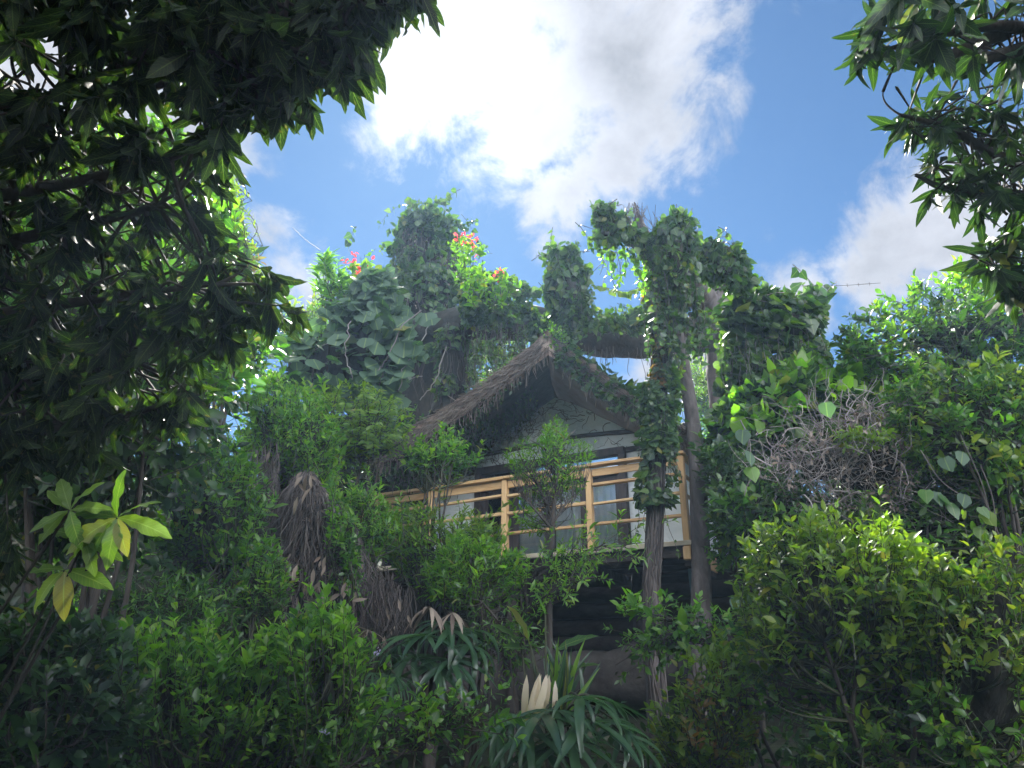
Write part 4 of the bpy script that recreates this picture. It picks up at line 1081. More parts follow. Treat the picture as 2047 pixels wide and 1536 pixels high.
bush('thicket', 'low green thicket under the dead twig tangle on the right', 'thicket', [(1420, 1000), (1540, 930), (1700, 980), (1850, 970), (2150, 990), (2150, 1150), (1480, 1150)], 8.9, .6, 520, .13, 'oval', None, .42, 9, (.7, 1.1), .2, .6, .2, mats=[('deep', .3), ('shrub', .5), ('vine', .2)], stems=6, core=30)
bush('shrub', 'black-green shrub at the left edge below the glowing yellow leaves', 'shrub', [(-120, 1180), (120, 1200), (260, 1260), (300, 1380), (240, 1620), (-120, 1620)], 4.9, .5, 520, .11, 'oval', 'deep', .4, 10, (.7, 1.1), .1, .8, .1, stems=4, core=60, fine='bark', wood='tangle')
bush('shrub', 'low bright shrub under the balcony edge, in front of the dark logs', 'shrub', [(850, 1110), (940, 1070), (1040, 1100), (1060, 1150), (1000, 1200), (900, 1210), (830, 1170)], 8.3, .4, 240, .12, 'slim', 'lime', .34, 10, (.7, 1.1), .15, .6, .3, stems=6, cs=2.4)
bush('shrub', 'leafy twigs rising over the left roof eave', 'shrub', [(800, 890), (880, 845), (910, 875), (960, 905), (1000, 920), (960, 925), (880, 925), (800, 930)], 9.6, .3, 80, .1, 'small', None, .34, 10, (.7, 1.1), .15, .6, .35, mats=[('lime', .5), ('shrub', .5)], stems=6, cs=2.6)

# slender sapling before the doors
def sapling():
    Y = 8.6
    ft = gz(PY(1095, 1300, Y)); pl = Plant('sapling', 'slender young tree standing before the glazed doors', 'tree', ft)
    tr = [ft, PY(1097, 1180, Y), PY(1102, 1080, Y), PY(1108, 1000, Y), PY(1112, 930, Y), PY(1112, 850, Y)]
    V, F = rough_tube(tr, [.05, .04, .033, .026, .018, .008], 40, 8, .06, 6); part('trunk', V, F, M['bark'], pl.o)
    nodes = [smooth_line(tr, 40)[12:]]
    for ctrl in ([(1103, 1050), (1130, 1010), (1165, 980)], [(1106, 1040), (1080, 980), (1050, 930), (1030, 890)], [(1109, 990), (1140, 930), (1180, 890)], [(1110, 960), (1090, 900), (1060, 880)], [(1112, 930), (1130, 880), (1150, 860)], [(1104, 1060), (1070, 1020), (1050, 1000)]):
        q = [PY(x, y, Y + rng.normal(0, .12) * (i > 0)) for i, (x, y) in enumerate(ctrl)]
        V, F = rough_tube(q, [.018, .012, .005], 16, 6, .06, 6); part('branch', V, F, M['bark'], pl.o); nodes.append(smooth_line(q, 16))
    for poly, n in (([(1080, 880), (1112, 830), (1150, 860), (1190, 880), (1200, 905), (1160, 930), (1170, 980), (1110, 1000), (1050, 990), (1030, 940), (1000, 890), (1030, 870)], 210),
                    ([(1090, 830), (1112, 828), (1130, 850), (1120, 890), (1090, 880)], 22), ([(1020, 1000), (1090, 1000), (1080, 1080), (1030, 1060)], 26)):
        tp = volume(poly, Y * 1.04, .35, n, .25, cs=3)
        p0 = pl.shoots(tp, outward(tp, PY(1105, 1000, Y), .8, .1, .35), .24, 9, .085, 'slim', 'lime', (.7, 1.1), .1, .003)
        pl.connect(p0, np.concatenate(nodes), .004, .9)
    pl.finish('bark', 'bark', 300, 12)
sapling()
# branches with leaves crossing under the balcony
def spray(name, label, cat, ctrl, d, n, leaf, kind, mat, L=.2, k=8, side=.16, mats=None, r=.012, foot=None, singles=200, fine='bark', up=.5):
    q = smooth_line([P(x, y, dd) for (x, y), dd in zip(ctrl, np.broadcast_to(d, len(ctrl)))], 30)
    pl = Plant(name, label, cat, q[0] if foot is None else foot)
    if foot is not None: pl.limb([foot, lerp(np.array(foot), q[0], .5) + rng.normal(0, .05, 3), q[0]], [r * 1.6, r * 1.3, r], 12, 6)
    V, F = rough_tube(q, [r, r * .8, r * .4], 30, 6, .06, 6); part('branch', V, F, M['bark'], pl.o)
    i = np.clip((rng.beta(1.6, 1.1, n) * 29).astype(int), 2, 29)
    tp = q[i] + rng.normal(0, side, (n, 3)); tp[:, 2] += side * .4
    ds = nz(tp - q[np.maximum(i - 4, 0)] + UP * up * .2 + rng.normal(0, .06, (n, 3)))
    p0 = pl.shoots(tp, ds, L, k, leaf, kind, mat, (.7, 1.1), .1, .003)
    pl.connect(p0, q, .004, 1.0, .02)
    pl.finish('bark', fine, singles, 12)
    return pl
spray('shrub_branch', 'leafy branch reaching right under the balcony edge', 'shrub', [(1040, 1180), (1110, 1130), (1190, 1095), (1290, 1085)], 8.3, 90, .1, 'slim', 'lime', foot=foot_at(.2, 8.2))
spray('shrub_branch', 'thin slanting branch with small leaves before the dark logs', 'shrub', [(1010, 1260), (1080, 1200), (1140, 1160), (1190, 1155)], 8.0, 60, .085, 'slim', 'lime', foot=foot_at(.0, 7.8))
spray('shrub_branch', 'drooping leafy branch left of the broad leaves', 'shrub', [(960, 1200), (1000, 1250), (1010, 1300), (1050, 1340)], 7.8, 90, .09, 'slim', 'shrub', side=.22, foot=foot_at(-.2, 8.2))
spray('shrub_branch', 'leafy branch growing left from behind the grey trunk below the logs', 'shrub', [(1480, 1290), (1400, 1260), (1330, 1270), (1230, 1330)], 7.4, 110, .09, 'small', None or 'shrub', side=.16, foot=foot_at(2.6, 7.6))
spray('shrub_branch', 'small branch of wide leaves before the teal post', 'shrub', [(1420, 1290), (1350, 1240), (1280, 1225), (1240, 1215)], 7.4, 26, .14, 'oval', 'lime', L=.15, k=5, side=.08, foot=foot_at(2.4, 7.5))

# mound of dead fronds
def dead_mound():
    ft = foot_at(-2.6, 8.2); pl = Plant('dead_palm', 'brown mound of dead hanging fronds left of the balcony', 'palm', ft)
    ctrl = [gz(np.array([-2.5, 8.4, 0])), P(625, 1240, 8.4), P(632, 1090, 8.4), P(622, 1010, 8.45), P(614, 945, 8.5)]
    rr = [.66, .58, .36, .16, .01]
    V, F = rough_tube(ctrl, rr, 40, 18, .25, 2.4); part('trunk', V, F, M['tangle'], pl.o)
    p, n_, t = surf_pts(ctrl[1:], [r * 1.15 for r in rr[1:]], 2600)
    p = p + n_ * (.2 * (1 - t) * wave(p, 2.4))[:, None]
    L_ = rng.uniform(.15, .6, len(p))
    q = np.linspace(0, 1, 5)[None, :, None]
    dr = np.stack([n_[:, 0] * .25 + rng.normal(0, .17, len(p)), n_[:, 1] * .25 + rng.normal(0, .24, len(p)), -np.ones(len(p))], -1)
    pts = p[:, None] + n_[:, None] * .04 + dr[:, None] * L_[:, None, None] * q + n_[:, None] * (.08 * np.sin(q * 3)) + rng.normal(0, .012, (len(p), 5, 3))
    pl.fine.tube(pts, np.array([1, 1, .8, .6, .4]) * .007, 3)
    sel = rng.random(len(p)) < .1
    pl.hang(p[sel] + n_[sel] * .08, n_[sel], .1, 'slim', 'dry', 1.0, .3, .4, .5)
    for (x, y) in ((608, 960), (645, 1120), (640, 1160), (600, 1190), (575, 1130), (690, 1180), (515, 1215)):
        b = P(x, y, 7.75) + rng.normal(0, .06, (7, 3))
        pl.hang(b, np.tile([0, -1., 0], (7, 1)), .17, 'slim', 'dry', 1.1, .3, .3, .5)
    pl.finish('bark', 'strand', 120, 13, 'dead_leaf', 'dead_leaves')
dead_mound()
bush('shrub', 'thin leafy twigs overgrowing the right flank of the dead frond mound', 'shrub', [(650, 960), (700, 1000), (720, 1120), (740, 1230), (690, 1240), (660, 1120)], 7.9, .3, 90, .09, 'small', None, .34, 9, (.7, 1.1), .2, .6, .0, mats=[('shrub', .6), ('lime', .4)], stems=5)
bush('shrub', 'leafy shoots in front of the left foot of the dead frond mound', 'shrub', [(460, 1080), (560, 1060), (580, 1180), (560, 1260), (450, 1230)], 7.2, .4, 130, .09, 'small', None, .36, 10, (.7, 1.1), .1, .8, .0, mats=[('deep', .3), ('shrub', .5), ('lime', .2)], stems=5)
def dry_hang(label, poly, d, n, length):
    tp = volume(poly, d, .3, n); pl = Plant('dry_creeper', label, 'creeper', tp.mean(0))
    pl.strands(tp, length, .2, .1, 'slim', 'dry', .0045, leafy=False, sway=.2)
    sel = tp[:n // 8]; pl.hang(sel - UP * length * rng.uniform(0, 1, (len(sel), 1)), np.tile([0, -1., 0], (len(sel), 1)), .12, 'slim', 'dry', 1, .3)
    pl.finish('bark', 'strand', 60, 13, 'dead_leaf', 'dead_leaves')
dry_hang('dry brown creeper hanging between the dead mound and the fan palm', [(680, 1080), (790, 1150), (830, 1180), (800, 1230), (720, 1230), (670, 1160)], 8.0, 420, .55)
dry_hang('dry creeper strands over the shaded bank left of the dead mound', [(420, 1130), (560, 1080), (580, 1180), (480, 1230), (400, 1200)], 7.4, 260, .4)
dry_hang('dry brown strands under the leafy thicket above the dead mound', [(440, 900), (560, 880), (560, 980), (470, 1000)], 8.4, 220, .4)

# palms
def fan_palm(label, crown, fronds, foot, leaflet=.5, nl=13, mat='palm', dead=(), seed=1, w=1.0, group=None, droop=.35):
    r = np.random.default_rng(seed)
    t = thing('fan_palm', label, 'palm', foot, group)
    f = np.array(foot, float); crown = np.array(crown, float)
    V, F = rough_tube([f - UP * .05, lerp(f, crown, .5) + r.normal(0, .04, 3), crown], [.07, .06, .05], 24, 8, .15, 8); part('trunk', V, F, M['bark'], t)
    def strap(L, wd, bend, seed):
        n = 7; V = []; U = []
        for i in range(n + 1):
            s = i / n; a = bend * s * s
            y = L * (math.sin(a) / a if a > 1e-3 else 1) * s if a > 1e-3 else L * s
            z = -L * s * (1 - math.cos(a)) / a if a > 1e-3 else 0
            ww = wd * (.35 + .65 * min(1, s * 4)) * (1 - max(0, (s - .55) / .45) ** 1.6 * .85) / 2
            V += [(-ww, y, z + ww * .5), (0, y, z), (ww, y, z + ww * .5)]; U += [(-1, s, 0), (0, s, 0), (1, s, 0)]
        F = []
        for i in range(n):
            a = i * 3; F += [(a, a + 1, a + 4, a + 3), (a + 1, a + 2, a + 5, a + 4)]
        return np.array(V), np.array(F), np.array(U)
    for tip, L in fronds:
        isd = L < 0; L = abs(L)
        hub = np.array(tip, float); mid = lerp(crown, hub, .5) + UP * .12
        pet = smooth_line([crown, mid, hub], 12)
        V, F = tubes(pet, np.linspace(.014, .008, 12), 5)
        fr = part('frond', V, F, M['green_stem' if not isd else 'strand'], t)
        fr.location = (0, 0, 0)
        d = nz(hub - mid); d = nz(d + np.array([0, -.25, -.1])); sd = nz(np.cross(d, UP)); nn = np.cross(sd, d)
        tv, tf, tu = strap(1, .07 * w, (.35 + droop * 2.4 * r.random()) if not isd else .5, 0)
        me = raw_mesh('leaflet', tv, tf, M['dry' if isd else mat], tu)
        for k in range(nl):
            a = lerp(-1.9, 1.9, k / (nl - 1)) + r.normal(0, .05)
            y = nz(math.cos(a) * d + math.sin(a) * sd + nn * .15 * math.cos(a * 1.3) + np.array([0, 0, -.7 if isd else -.05]) + r.normal(0, .11, 3))
            z = nz(nn + r.normal(0, .15, 3) + np.array([0, 0, .4])); x = nz(np.cross(y, z)); z = np.cross(x, y)
            s = L * .88 * (.75 + .25 * math.cos(a * .7)) * (1 + .16 * r.normal())
            o = bpy.data.objects.new('leaflet', me); o.parent = fr
            c = hub - base_of(fr)
            o.matrix_basis = Matrix(((x[0] * s, y[0] * s, z[0] * s, c[0]), (x[1] * s, y[1] * s, z[1] * s, c[1]), (x[2] * s, y[2] * s, z[2] * s, c[2]), (0, 0, 0, 1)))
            C.objects.link(o)
    return t
d = 6.4
fan_palm('fan palm with arching glossy fronds at the bottom middle', P(1120, 1440, d), [(P(1110, 1420, d - .45), .55), (P(1160, 1395, d - .3), .6), (P(1085, 1430, d - .5), .6), (P(1060, 1470, d - .5), .55), (P(1180, 1440, d - .5), .6), (P(1200, 1400, d), .55), (P(1030, 1430, d - .2), .5), (P(1140, 1480, d - .6), .6), (P(1230, 1440, d - .2), .5), (P(1090, 1500, d - .6), .55), (P(1000, 1470, d - .3), .5), (P(1250, 1470, d - .3), .5)], foot_at(.44, 6.6), nl=9, seed=3, w=1.7, droop=.3)
d = 7.6
fan_palm('shaded fan palm with hanging dead fronds left of the broad leaves', P(880, 1290, d), [(P(900, 1260, d - .2), .55), (P(850, 1270, d - .3), .6), (P(830, 1310, d - .3), .6), (P(900, 1320, d - .4), .55), (P(940, 1290, d - .2), .55), (P(870, 1330, d - .4), .6), (P(800, 1290, d), .5), (P(940, 1260, d + .1), .5), (P(905, 1225, d - .1), -.42), (P(860, 1215, d - .1), -.4), (P(925, 1370, d - .2), -.4), (P(860, 1370, d - .1), -.4), (P(885, 1245, d), .6)], foot_at(-.75, 7.5), nl=9, seed=4, w=1.8, droop=.4)
d = 7.2
fan_palm('small fan palm with stiff dull fans beside the dead mound', P(745, 1360, d), [(P(745, 1345, d - .2), .42), (P(790, 1350, d - .2), .42), (P(715, 1360, d - .2), .4), (P(770, 1310, d - .1), .4), (P(735, 1260, d), -.35)], foot_at(-1.35, 7.1), nl=15, seed=5, w=.8, droop=.15)

def broad_plant():
    d = 7.4
    ft = foot_at(.4, 7.6); pl = Plant('taro', 'broad leaved plant with upright paddle leaves in front of the dark recess', 'plant', ft)
    f = np.array(ft)
    for base, tip, L, wd, up in (((1112, 1300), (1190, 1252), .42, .8, .9), ((1060, 1290), (1040, 1215), .5, 1.1, .6), ((1040, 1285), (1000, 1240), .4, 1, .6), ((1060, 1300), (1020, 1290), .4, .8, .7), ((1110, 1350), (1180, 1310), .5, .5, .8), ((1090, 1230), (1080, 1200), .32, 1, .6)):
        a = P(*base, d - .1 + rng.normal(0, .08)); b = P(*tip, d - .25)
        pl.limb([f, lerp(f, a, .6) + rng.normal(0, .03, 3), a], [.02, .014, .01], 12, 6)
        pl.leaves('broad', 'taro', a[None], (b - a)[None], np.array([[0, -.5, up]]), [L], [wd])
    n = 26
    for k in range(n):      # narrow upright blades
        a = P(1130 + rng.normal(0, 25), 1440, 6.9); y = np.array([rng.normal(.12, .3), rng.normal(-.1, .25), 1.0])
        pl.leaves('strap', 'lime' if rng.random() < .4 else 'palm', a[None], y[None], np.array([[rng.normal(0, .5), -1, .5]]), [rng.uniform(.5, .8)], [1.5])
    pl.finish('green_stem', 'green_stem', 60, 10, woodname='stalks')
broad_plant()
def dead_leaf():
    pl = Plant('dead_frond', 'pale torn dead frond folded over the fan palm crown', 'leaf', P(1085, 1400, 6.3))
    for k in range(9):
        a = P(1085 + rng.normal(0, 14), 1352 + rng.normal(0, 5), 6.1 + rng.normal(0, .06)); pl.leaves('strap', 'pale_dry', a[None], np.array([[-.22 + rng.normal(0, .14), -.1, -1]]), np.array([[.2, -1, .3]]) + rng.normal(0, .2, (1, 3)), [rng.uniform(.3, .5)], [2.6])
    pl.finish('bark', 'strand', 20, 10, 'dead_leaf')
dead_leaf()

# low shrubs along the lower left
mk = dict(kind='oval')
bush('shrub', 'light green shrub with upright leafy shoots at the lower left', 'shrub', [(150, 1330), (260, 1250), (380, 1240), (470, 1290), (550, 1235), (610, 1290), (690, 1420), (690, 1560), (150, 1560), (100, 1450)], 5.6, .6, 620, .1, 'oval', None, .42, 11, (.6, 1.0), .05, 1.3, .3, mats=[('shrub', .6), ('lime', .4)], stems=10, core=90, cs=2.4, rnd=.3)
bush('shrub', 'lower shrub of small bright leaves beside the small fan palm', 'shrub', [(560, 1230), (640, 1190), (720, 1240), (740, 1330), (760, 1430), (760, 1560), (600, 1560), (560, 1380)], 5.3, .5, 420, .085, 'oval', None, .38, 11, (.6, 1.0), .05, 1.2, .3, mats=[('shrub', .5), ('lime', .5)], stems=8, cs=2.4, rnd=.3, core=70)
bush('shrub', 'dim shrub in the dark lower left corner', 'shrub', [(-80, 1300), (60, 1320), (180, 1400), (200, 1560), (-80, 1560)], 5.2, .5, 260, .1, 'oval', None, .4, 11, (.6, 1.0), .05, 1.1, .3, mats=[('deep', .6), ('shrub', .4)], stems=4, rnd=.3, fine='bark', wood='tangle')
bush('shrub', 'dark low undergrowth on the shaded bank under the large yellow leaves', 'shrub', [(60, 1180), (300, 1150), (480, 1180), (470, 1290), (250, 1280), (80, 1350)], 6.6, .6, 330, .1, 'slim', None, .4, 10, (.7, 1.1), .15, .6, .3, mats=[('deep', .6), ('shrub', .4)], stems=6, core=50)
spray('shrub_branch', 'long leafy shoot arching right in front of the fan palm', 'shrub', [(690, 1540), (790, 1475), (900, 1450), (1030, 1405)], [4.9, 4.9, 4.95, 5.0], 80, .075, 'oval', 'shrub', L=.16, k=6, side=.1, foot=foot_at(-1.3, 4.9), r=.009)
spray('shrub_branch', 'short upright shoot with bright leaves at the bottom near the palm', 'shrub', [(830, 1500), (840, 1440), (842, 1390)], 4.9, 30, .08, 'oval', 'lime', L=.16, k=6, side=.06, foot=foot_at(-.65, 4.9), r=.008)

# right: creeper-covered bank
bush('thicket', 'sunlit thicket top right of the sky gap', 'thicket', [(1670, 680), (1700, 610), (1760, 575), (1850, 550), (1960, 530), (2150, 520), (2150, 760), (1900, 800), (1760, 780), (1660, 730)], 10.5, .8, 620, .13, 'oval', None, .45, 9, (.7, 1.1), .2, .6, .25, mats=[('vine', .35), ('lime', .25), ('shrub', .4)], stems=10, core=90)
bush('thicket', 'creeper bank with large leaves below the arch on the right', 'thicket', [(1440, 820), (1500, 770), (1620, 740), (1700, 760), (1800, 790), (1780, 880), (1640, 930), (1500, 960), (1420, 980), (1410, 900)], 10.3, .7, 520, .16, 'ivy', None, .4, 8, (.7, 1.2), .25, .4, .3, mats=[('vine', .65), ('lime', .2), ('shrub', .15)], stems=8, core=40)
bush('thicket', 'darker leafy slope at the right edge with olive tips', 'thicket', [(1760, 760), (1900, 740), (2150, 700), (2150, 1080), (1950, 1060), (1840, 1000), (1780, 900)], 8.8, .8, 620, .13, 'oval', None, .42, 9, (.7, 1.1), .2, .5, .25, mats=[('shrub', .45), ('deep', .35), ('round', .2)], stems=8, core=40)
bush('thicket', 'leafy thicket closing the slope between the creeper arch and the right edge', 'thicket', [(1600, 720), (1700, 690), (1800, 700), (1950, 720), (1900, 900), (1860, 1010), (1700, 1030), (1600, 900)], 11.2, .7, 480, .14, 'oval', None, .45, 9, (.7, 1.1), .2, .6, .0, mats=[('vine', .4), ('shrub', .4), ('lime', .2)], stems=8, core=50)
bush('shrub', 'grey-green leaves at the foot of the thick trunk beside the balcony', 'shrub', [(1400, 900), (1470, 880), (1560, 940), (1560, 1060), (1460, 1160), (1410, 1120)], 9.6, .5, 300, .13, 'oval', None, .36, 8, (.7, 1.1), .2, .5, .3, mats=[('vine', .7), ('shrub', .3)], stems=6, core=40)
def heart_leaves():
    pl = Plant('heart_vine', 'vine with scattered heart leaves, pale ones hanging, on the right bank', 'vine', P(1900, 800, 8))
    pts = [(1875, 980, 'gourd'), (1885, 910, 'gourd'), (1925, 900, 'gourd'), (1930, 985, 'gourd'), (1500, 900, 'gourd'), (1485, 855, 'gourd'), (1650, 800, 'gourd'), (1900, 1000, 'lime'), (1960, 1010, 'lime'), (1850, 975, 'lime'), (1880, 985, 'lime'), (1960, 1050, 'yellow'), (1990, 1080, 'yellow'), (1965, 1020, 'yellow'), (2000, 1070, 'yellow'), (1470, 1190, 'gourd'), (1500, 930, 'lime')]
    for x, y, m_ in pts:
        q = P(x, y, 7.6)
        pl.leaves('heart', m_, q[None], np.array([[rng.normal(0, .4), -.3, -1]]), np.array([[rng.normal(0, .4), -1, .5]]), [rng.uniform(.13, .19)])
    for ctrl in ([(1840, 900), (1880, 960), (1935, 1000)], [(1960, 930), (1985, 1000), (1990, 1075)], [(1920, 870), (1960, 960), (1980, 1030)], [(1480, 840), (1498, 880), (1500, 930)]):
        pl.fine.tube(smooth_line([P(x, y, 7.65) for x, y in ctrl], 14), .006, 4)
    pl.finish('bark', 'twig', 60, 10)
heart_leaves()
def dead_tangle():
    poly = [(1560, 900), (1640, 850), (1740, 800), (1800, 830), (1850, 900), (1850, 990), (1800, 1020), (1680, 1020), (1580, 1000), (1520, 960)]
    pl = Plant('dead_shrub', 'tangle of pale dead twigs on the right bank', 'shrub', foot_at(4.6, 8.6))
    inner_mass(poly, 9.2, .35, pl.o, 'tangle', 36, 20)
    wide = [(1440, 900), (1560, 800), (1760, 760), (1900, 860), (1900, 1020), (1700, 1060), (1500, 1010)]
    for k in range(560):
        a = volume(poly if k < 400 else wide, 8.8, .5, 1)[0]; q = [a]; dr = nz(rng.normal(0, 1, 3) + np.array([0, 0, .5]))
        for j in range(6):
            dr = nz(dr + rng.normal(0, .35, 3)); q.append(q[-1] + dr * rng.uniform(.06, .14))
        pl.fine.tube(np.array(q), np.linspace(1, .5, 7) * rng.choice([.004, .006, .011], p=[.6, .3, .1]), 3)
    tp = volume(poly, 8.7, .5, 700); pl.hang(tp, nz(rng.normal(0, 1, tp.shape)), .06, 'small', 'dry', .5, .5, .3, .7)
    tp = volume([(1660, 860), (1780, 840), (1790, 890), (1680, 900)], 8.4, .3, 34); pl.shoots(tp, outward(tp, tp.mean(0), .4, .4), .3, 8, .09, 'oval', 'yellow')
    pl.finish('bark', 'twig', 150, 11, 'dead_leaf', 'dead_leaves')
dead_tangle()

# right: oval leaved shrub in front
bush('shrub', 'oval leaved shrub with yellow-green tips at the lower right', 'shrub', [(1490, 1080), (1560, 1040), (1650, 1005), (1740, 1040), (1830, 1030), (1850, 1090), (1900, 1110), (1900, 1300), (1860, 1430), (1500, 1430), (1440, 1300), (1460, 1180)], 6.3, .75, 620, .105, 'oval', None, .4, 9, (.7, 1.1), .1, .8, .25, mats=[('round', .5), ('shrub', .25), ('yellow', .25)], stems=12, cs=2.2, core=80)
bush('shrub', 'shaded shrub filling the lower right corner', 'shrub', [(1850, 1120), (1960, 1090), (2150, 1060), (2150, 1600), (1560, 1600), (1620, 1420), (1800, 1350)], 6.0, .8, 620, .1, 'oval', None, .4, 9, (.7, 1.1), .1, .7, .2, mats=[('round', .35), ('shrub', .4), ('deep', .25)], stems=10, core=80)
bush('shrub', 'rusty tipped shrub at the foot of the grey trunks', 'shrub', [(1320, 1350), (1370, 1270), (1450, 1250), (1520, 1300), (1530, 1420), (1480, 1560), (1330, 1560), (1290, 1460)], 6.6, .5, 260, .1, 'oval', None, .36, 8, (.7, 1.1), .1, .7, .35, mats=[('round', .6), ('yellow', .25), ('red_vine', .15)], stems=7, cs=2.4)

# foreground: dark big-leaved tree on the left
def canopy_tree():
    ft = foot_at(-3.3, 3.4); pl = Plant('broadleaf_tree', 'dark foreground tree with long drooping leaves filling the left side', 'tree', ft)
    f = np.array(ft)
    tr = [f, f + np.array([.12, .0, 1.6]), P(-150, 500, 3.9), P(-130, 100, 3.9)]
    V, F = rough_tube(tr, [.24, .2, .16, .1], 40, 14, .08, 3); part('trunk', V, F, M['bark'], pl.o)
    nodes = []
    for ctrl, ds in (([(-150, 300), (300, 120), (560, 60), (800, -40)], [3.9, 3.4, 3.2, 3.0]), ([(-150, 350), (350, 160), (560, 190)], [3.9, 3.5, 3.2]), ([(-150, 420), (300, 330), (470, 230)], [3.9, 3.5, 3.3]),
                     ([(-150, 520), (250, 430), (350, 390)], [3.9, 3.7, 3.6]), ([(-140, 650), (250, 590), (430, 570)], [3.9, 3.7, 3.6]), ([(-140, 780), (250, 720), (400, 670)], [3.9, 3.8, 3.7]), ([(-140, 900), (250, 830), (340, 800)], [3.9, 3.8, 3.8]), ([(-130, 150), (200, -60), (500, -150)], [3.9, 3.2, 2.8])):
        q = [P(x, y, dd) for (x, y), dd in zip(ctrl, ds)]
        V, F = rough_tube(q, [.04, .02, .007], 26, 8, .08, 5); part('branch', V, F, M['bark'], pl.o); nodes.append(smooth_line(q, 26))
    nodes = np.concatenate(nodes)
    holes = [(60, 130, 50), (120, 190, 34), (300, 200, 50), (380, 240, 30), (250, 130, 26), (340, 265, 24)]
    for poly, n, d0, b in (([(-150, -150), (880, -150), (830, 0), (720, 110), (640, 200), (570, 220), (430, 250), (330, 330), (-150, 300)], 300, 3.3, .4),
                           ([(-150, 250), (330, 330), (430, 260), (420, 400), (500, 520), (560, 560), (600, 600), (540, 680), (470, 740), (420, 820), (200, 900), (-150, 950)], 230, 3.8, .35),
                           ([(-150, 850), (180, 860), (60, 1150), (-150, 1300)], 24, 3.9, .3)):
        tp = volume(poly, d0, b, n, .1, holes)
        c = np.array([-1.2, 3.6, 3.6])
        near = nodes[((tp[:, None] - nodes[None]) ** 2).sum(-1).argmin(1)]
        ds = nz(nz(tp - near) * .8 + np.array([.25, -.05, -.3]) + rng.normal(0, .3, tp.shape))
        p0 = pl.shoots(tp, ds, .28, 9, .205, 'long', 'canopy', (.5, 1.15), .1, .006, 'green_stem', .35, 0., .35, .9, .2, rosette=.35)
        pl.connect(p0, nodes, .009, 1.0, .05, .4)
    # rosettes along the silhouette
    for (x, y, dx, dy) in ((720, 80, .8, .3), (790, 10, .9, .1), (690, 150, .7, .5), (620, 210, .5, .8), (560, 230, .1, 1), (500, 230, -.1, 1), (650, 60, .6, .6), (600, 130, .5, .7), (440, 270, .1, 1), (590, 615, .8, .1), (840, -20, .9, .4), (470, 200, 0, 1), (545, 140, .2, 1)):
        tp = P(x, y, 3.1 if y < 400 else 3.6)[None]
        p0 = pl.shoots(tp, np.array([[dx, -.1, -dy]]), .24, 9, .22, 'long', 'canopy', (.4, 1.1), .05, .006, 'green_stem', .3, 0., .35, .8, .15, rosette=.4)
        pl.connect(p0, nodes, .007, 1.0, .05, .4)
    m = 700  # unseen crown behind the camera, added to shade the left foreground
    tp = np.stack([rng.uniform(-5.6, -1.5, m), rng.uniform(-3.5, 2.3, m), rng.uniform(1.8, 5.6, m)], -1)
    hi = rng.random(m) < .5; tp[hi] = np.stack([rng.uniform(-5.4, -.2, m), rng.uniform(-3.5, 1.0, m), rng.uniform(3.2, 6.2, m)], -1)[hi]
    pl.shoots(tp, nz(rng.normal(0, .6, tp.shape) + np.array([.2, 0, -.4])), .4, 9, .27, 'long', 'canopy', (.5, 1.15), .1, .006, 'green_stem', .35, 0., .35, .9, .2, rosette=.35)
    pl.finish('bark', 'bark', 300, 14)
canopy_tree()
def bright_rosettes():
    pl = Plant('sapling', 'young shoots with large glowing yellow-green leaves low on the left', 'tree', foot_at(-3.3, 4.3))
    f = pl.foot
    for (x, y, n, L) in ((235, 1035, 9, .23), (140, 1020, 7, .18), (130, 1140, 5, .24), (170, 1080, 5, .18)):
        tp = P(x, y, 3.5)
        V, F = rough_tube([f, lerp(f, tp, .5) + rng.normal(0, .06, 3), tp], [.013, .01, .006], 20, 6, .06, 5); part('stem', V, F, M['tangle'], pl.o)
        for k in range(n):
            a = k / n * 6.28 + rng.normal(0, .2)
            yv = np.array([math.cos(a), -.2 + rng.normal(0, .2), math.sin(a) * .8 - .1]); pl.leaves('long', 'yellow' if rng.random() < .2 else 'young', tp[None], yv[None], np.array([[0, -.8, .7]]) + rng.normal(0, .15, (1, 3)), [L * rng.uniform(.8, 1.15)], [1.25])
    pl.finish('bark', 'bark', 60, 10)
bright_rosettes()
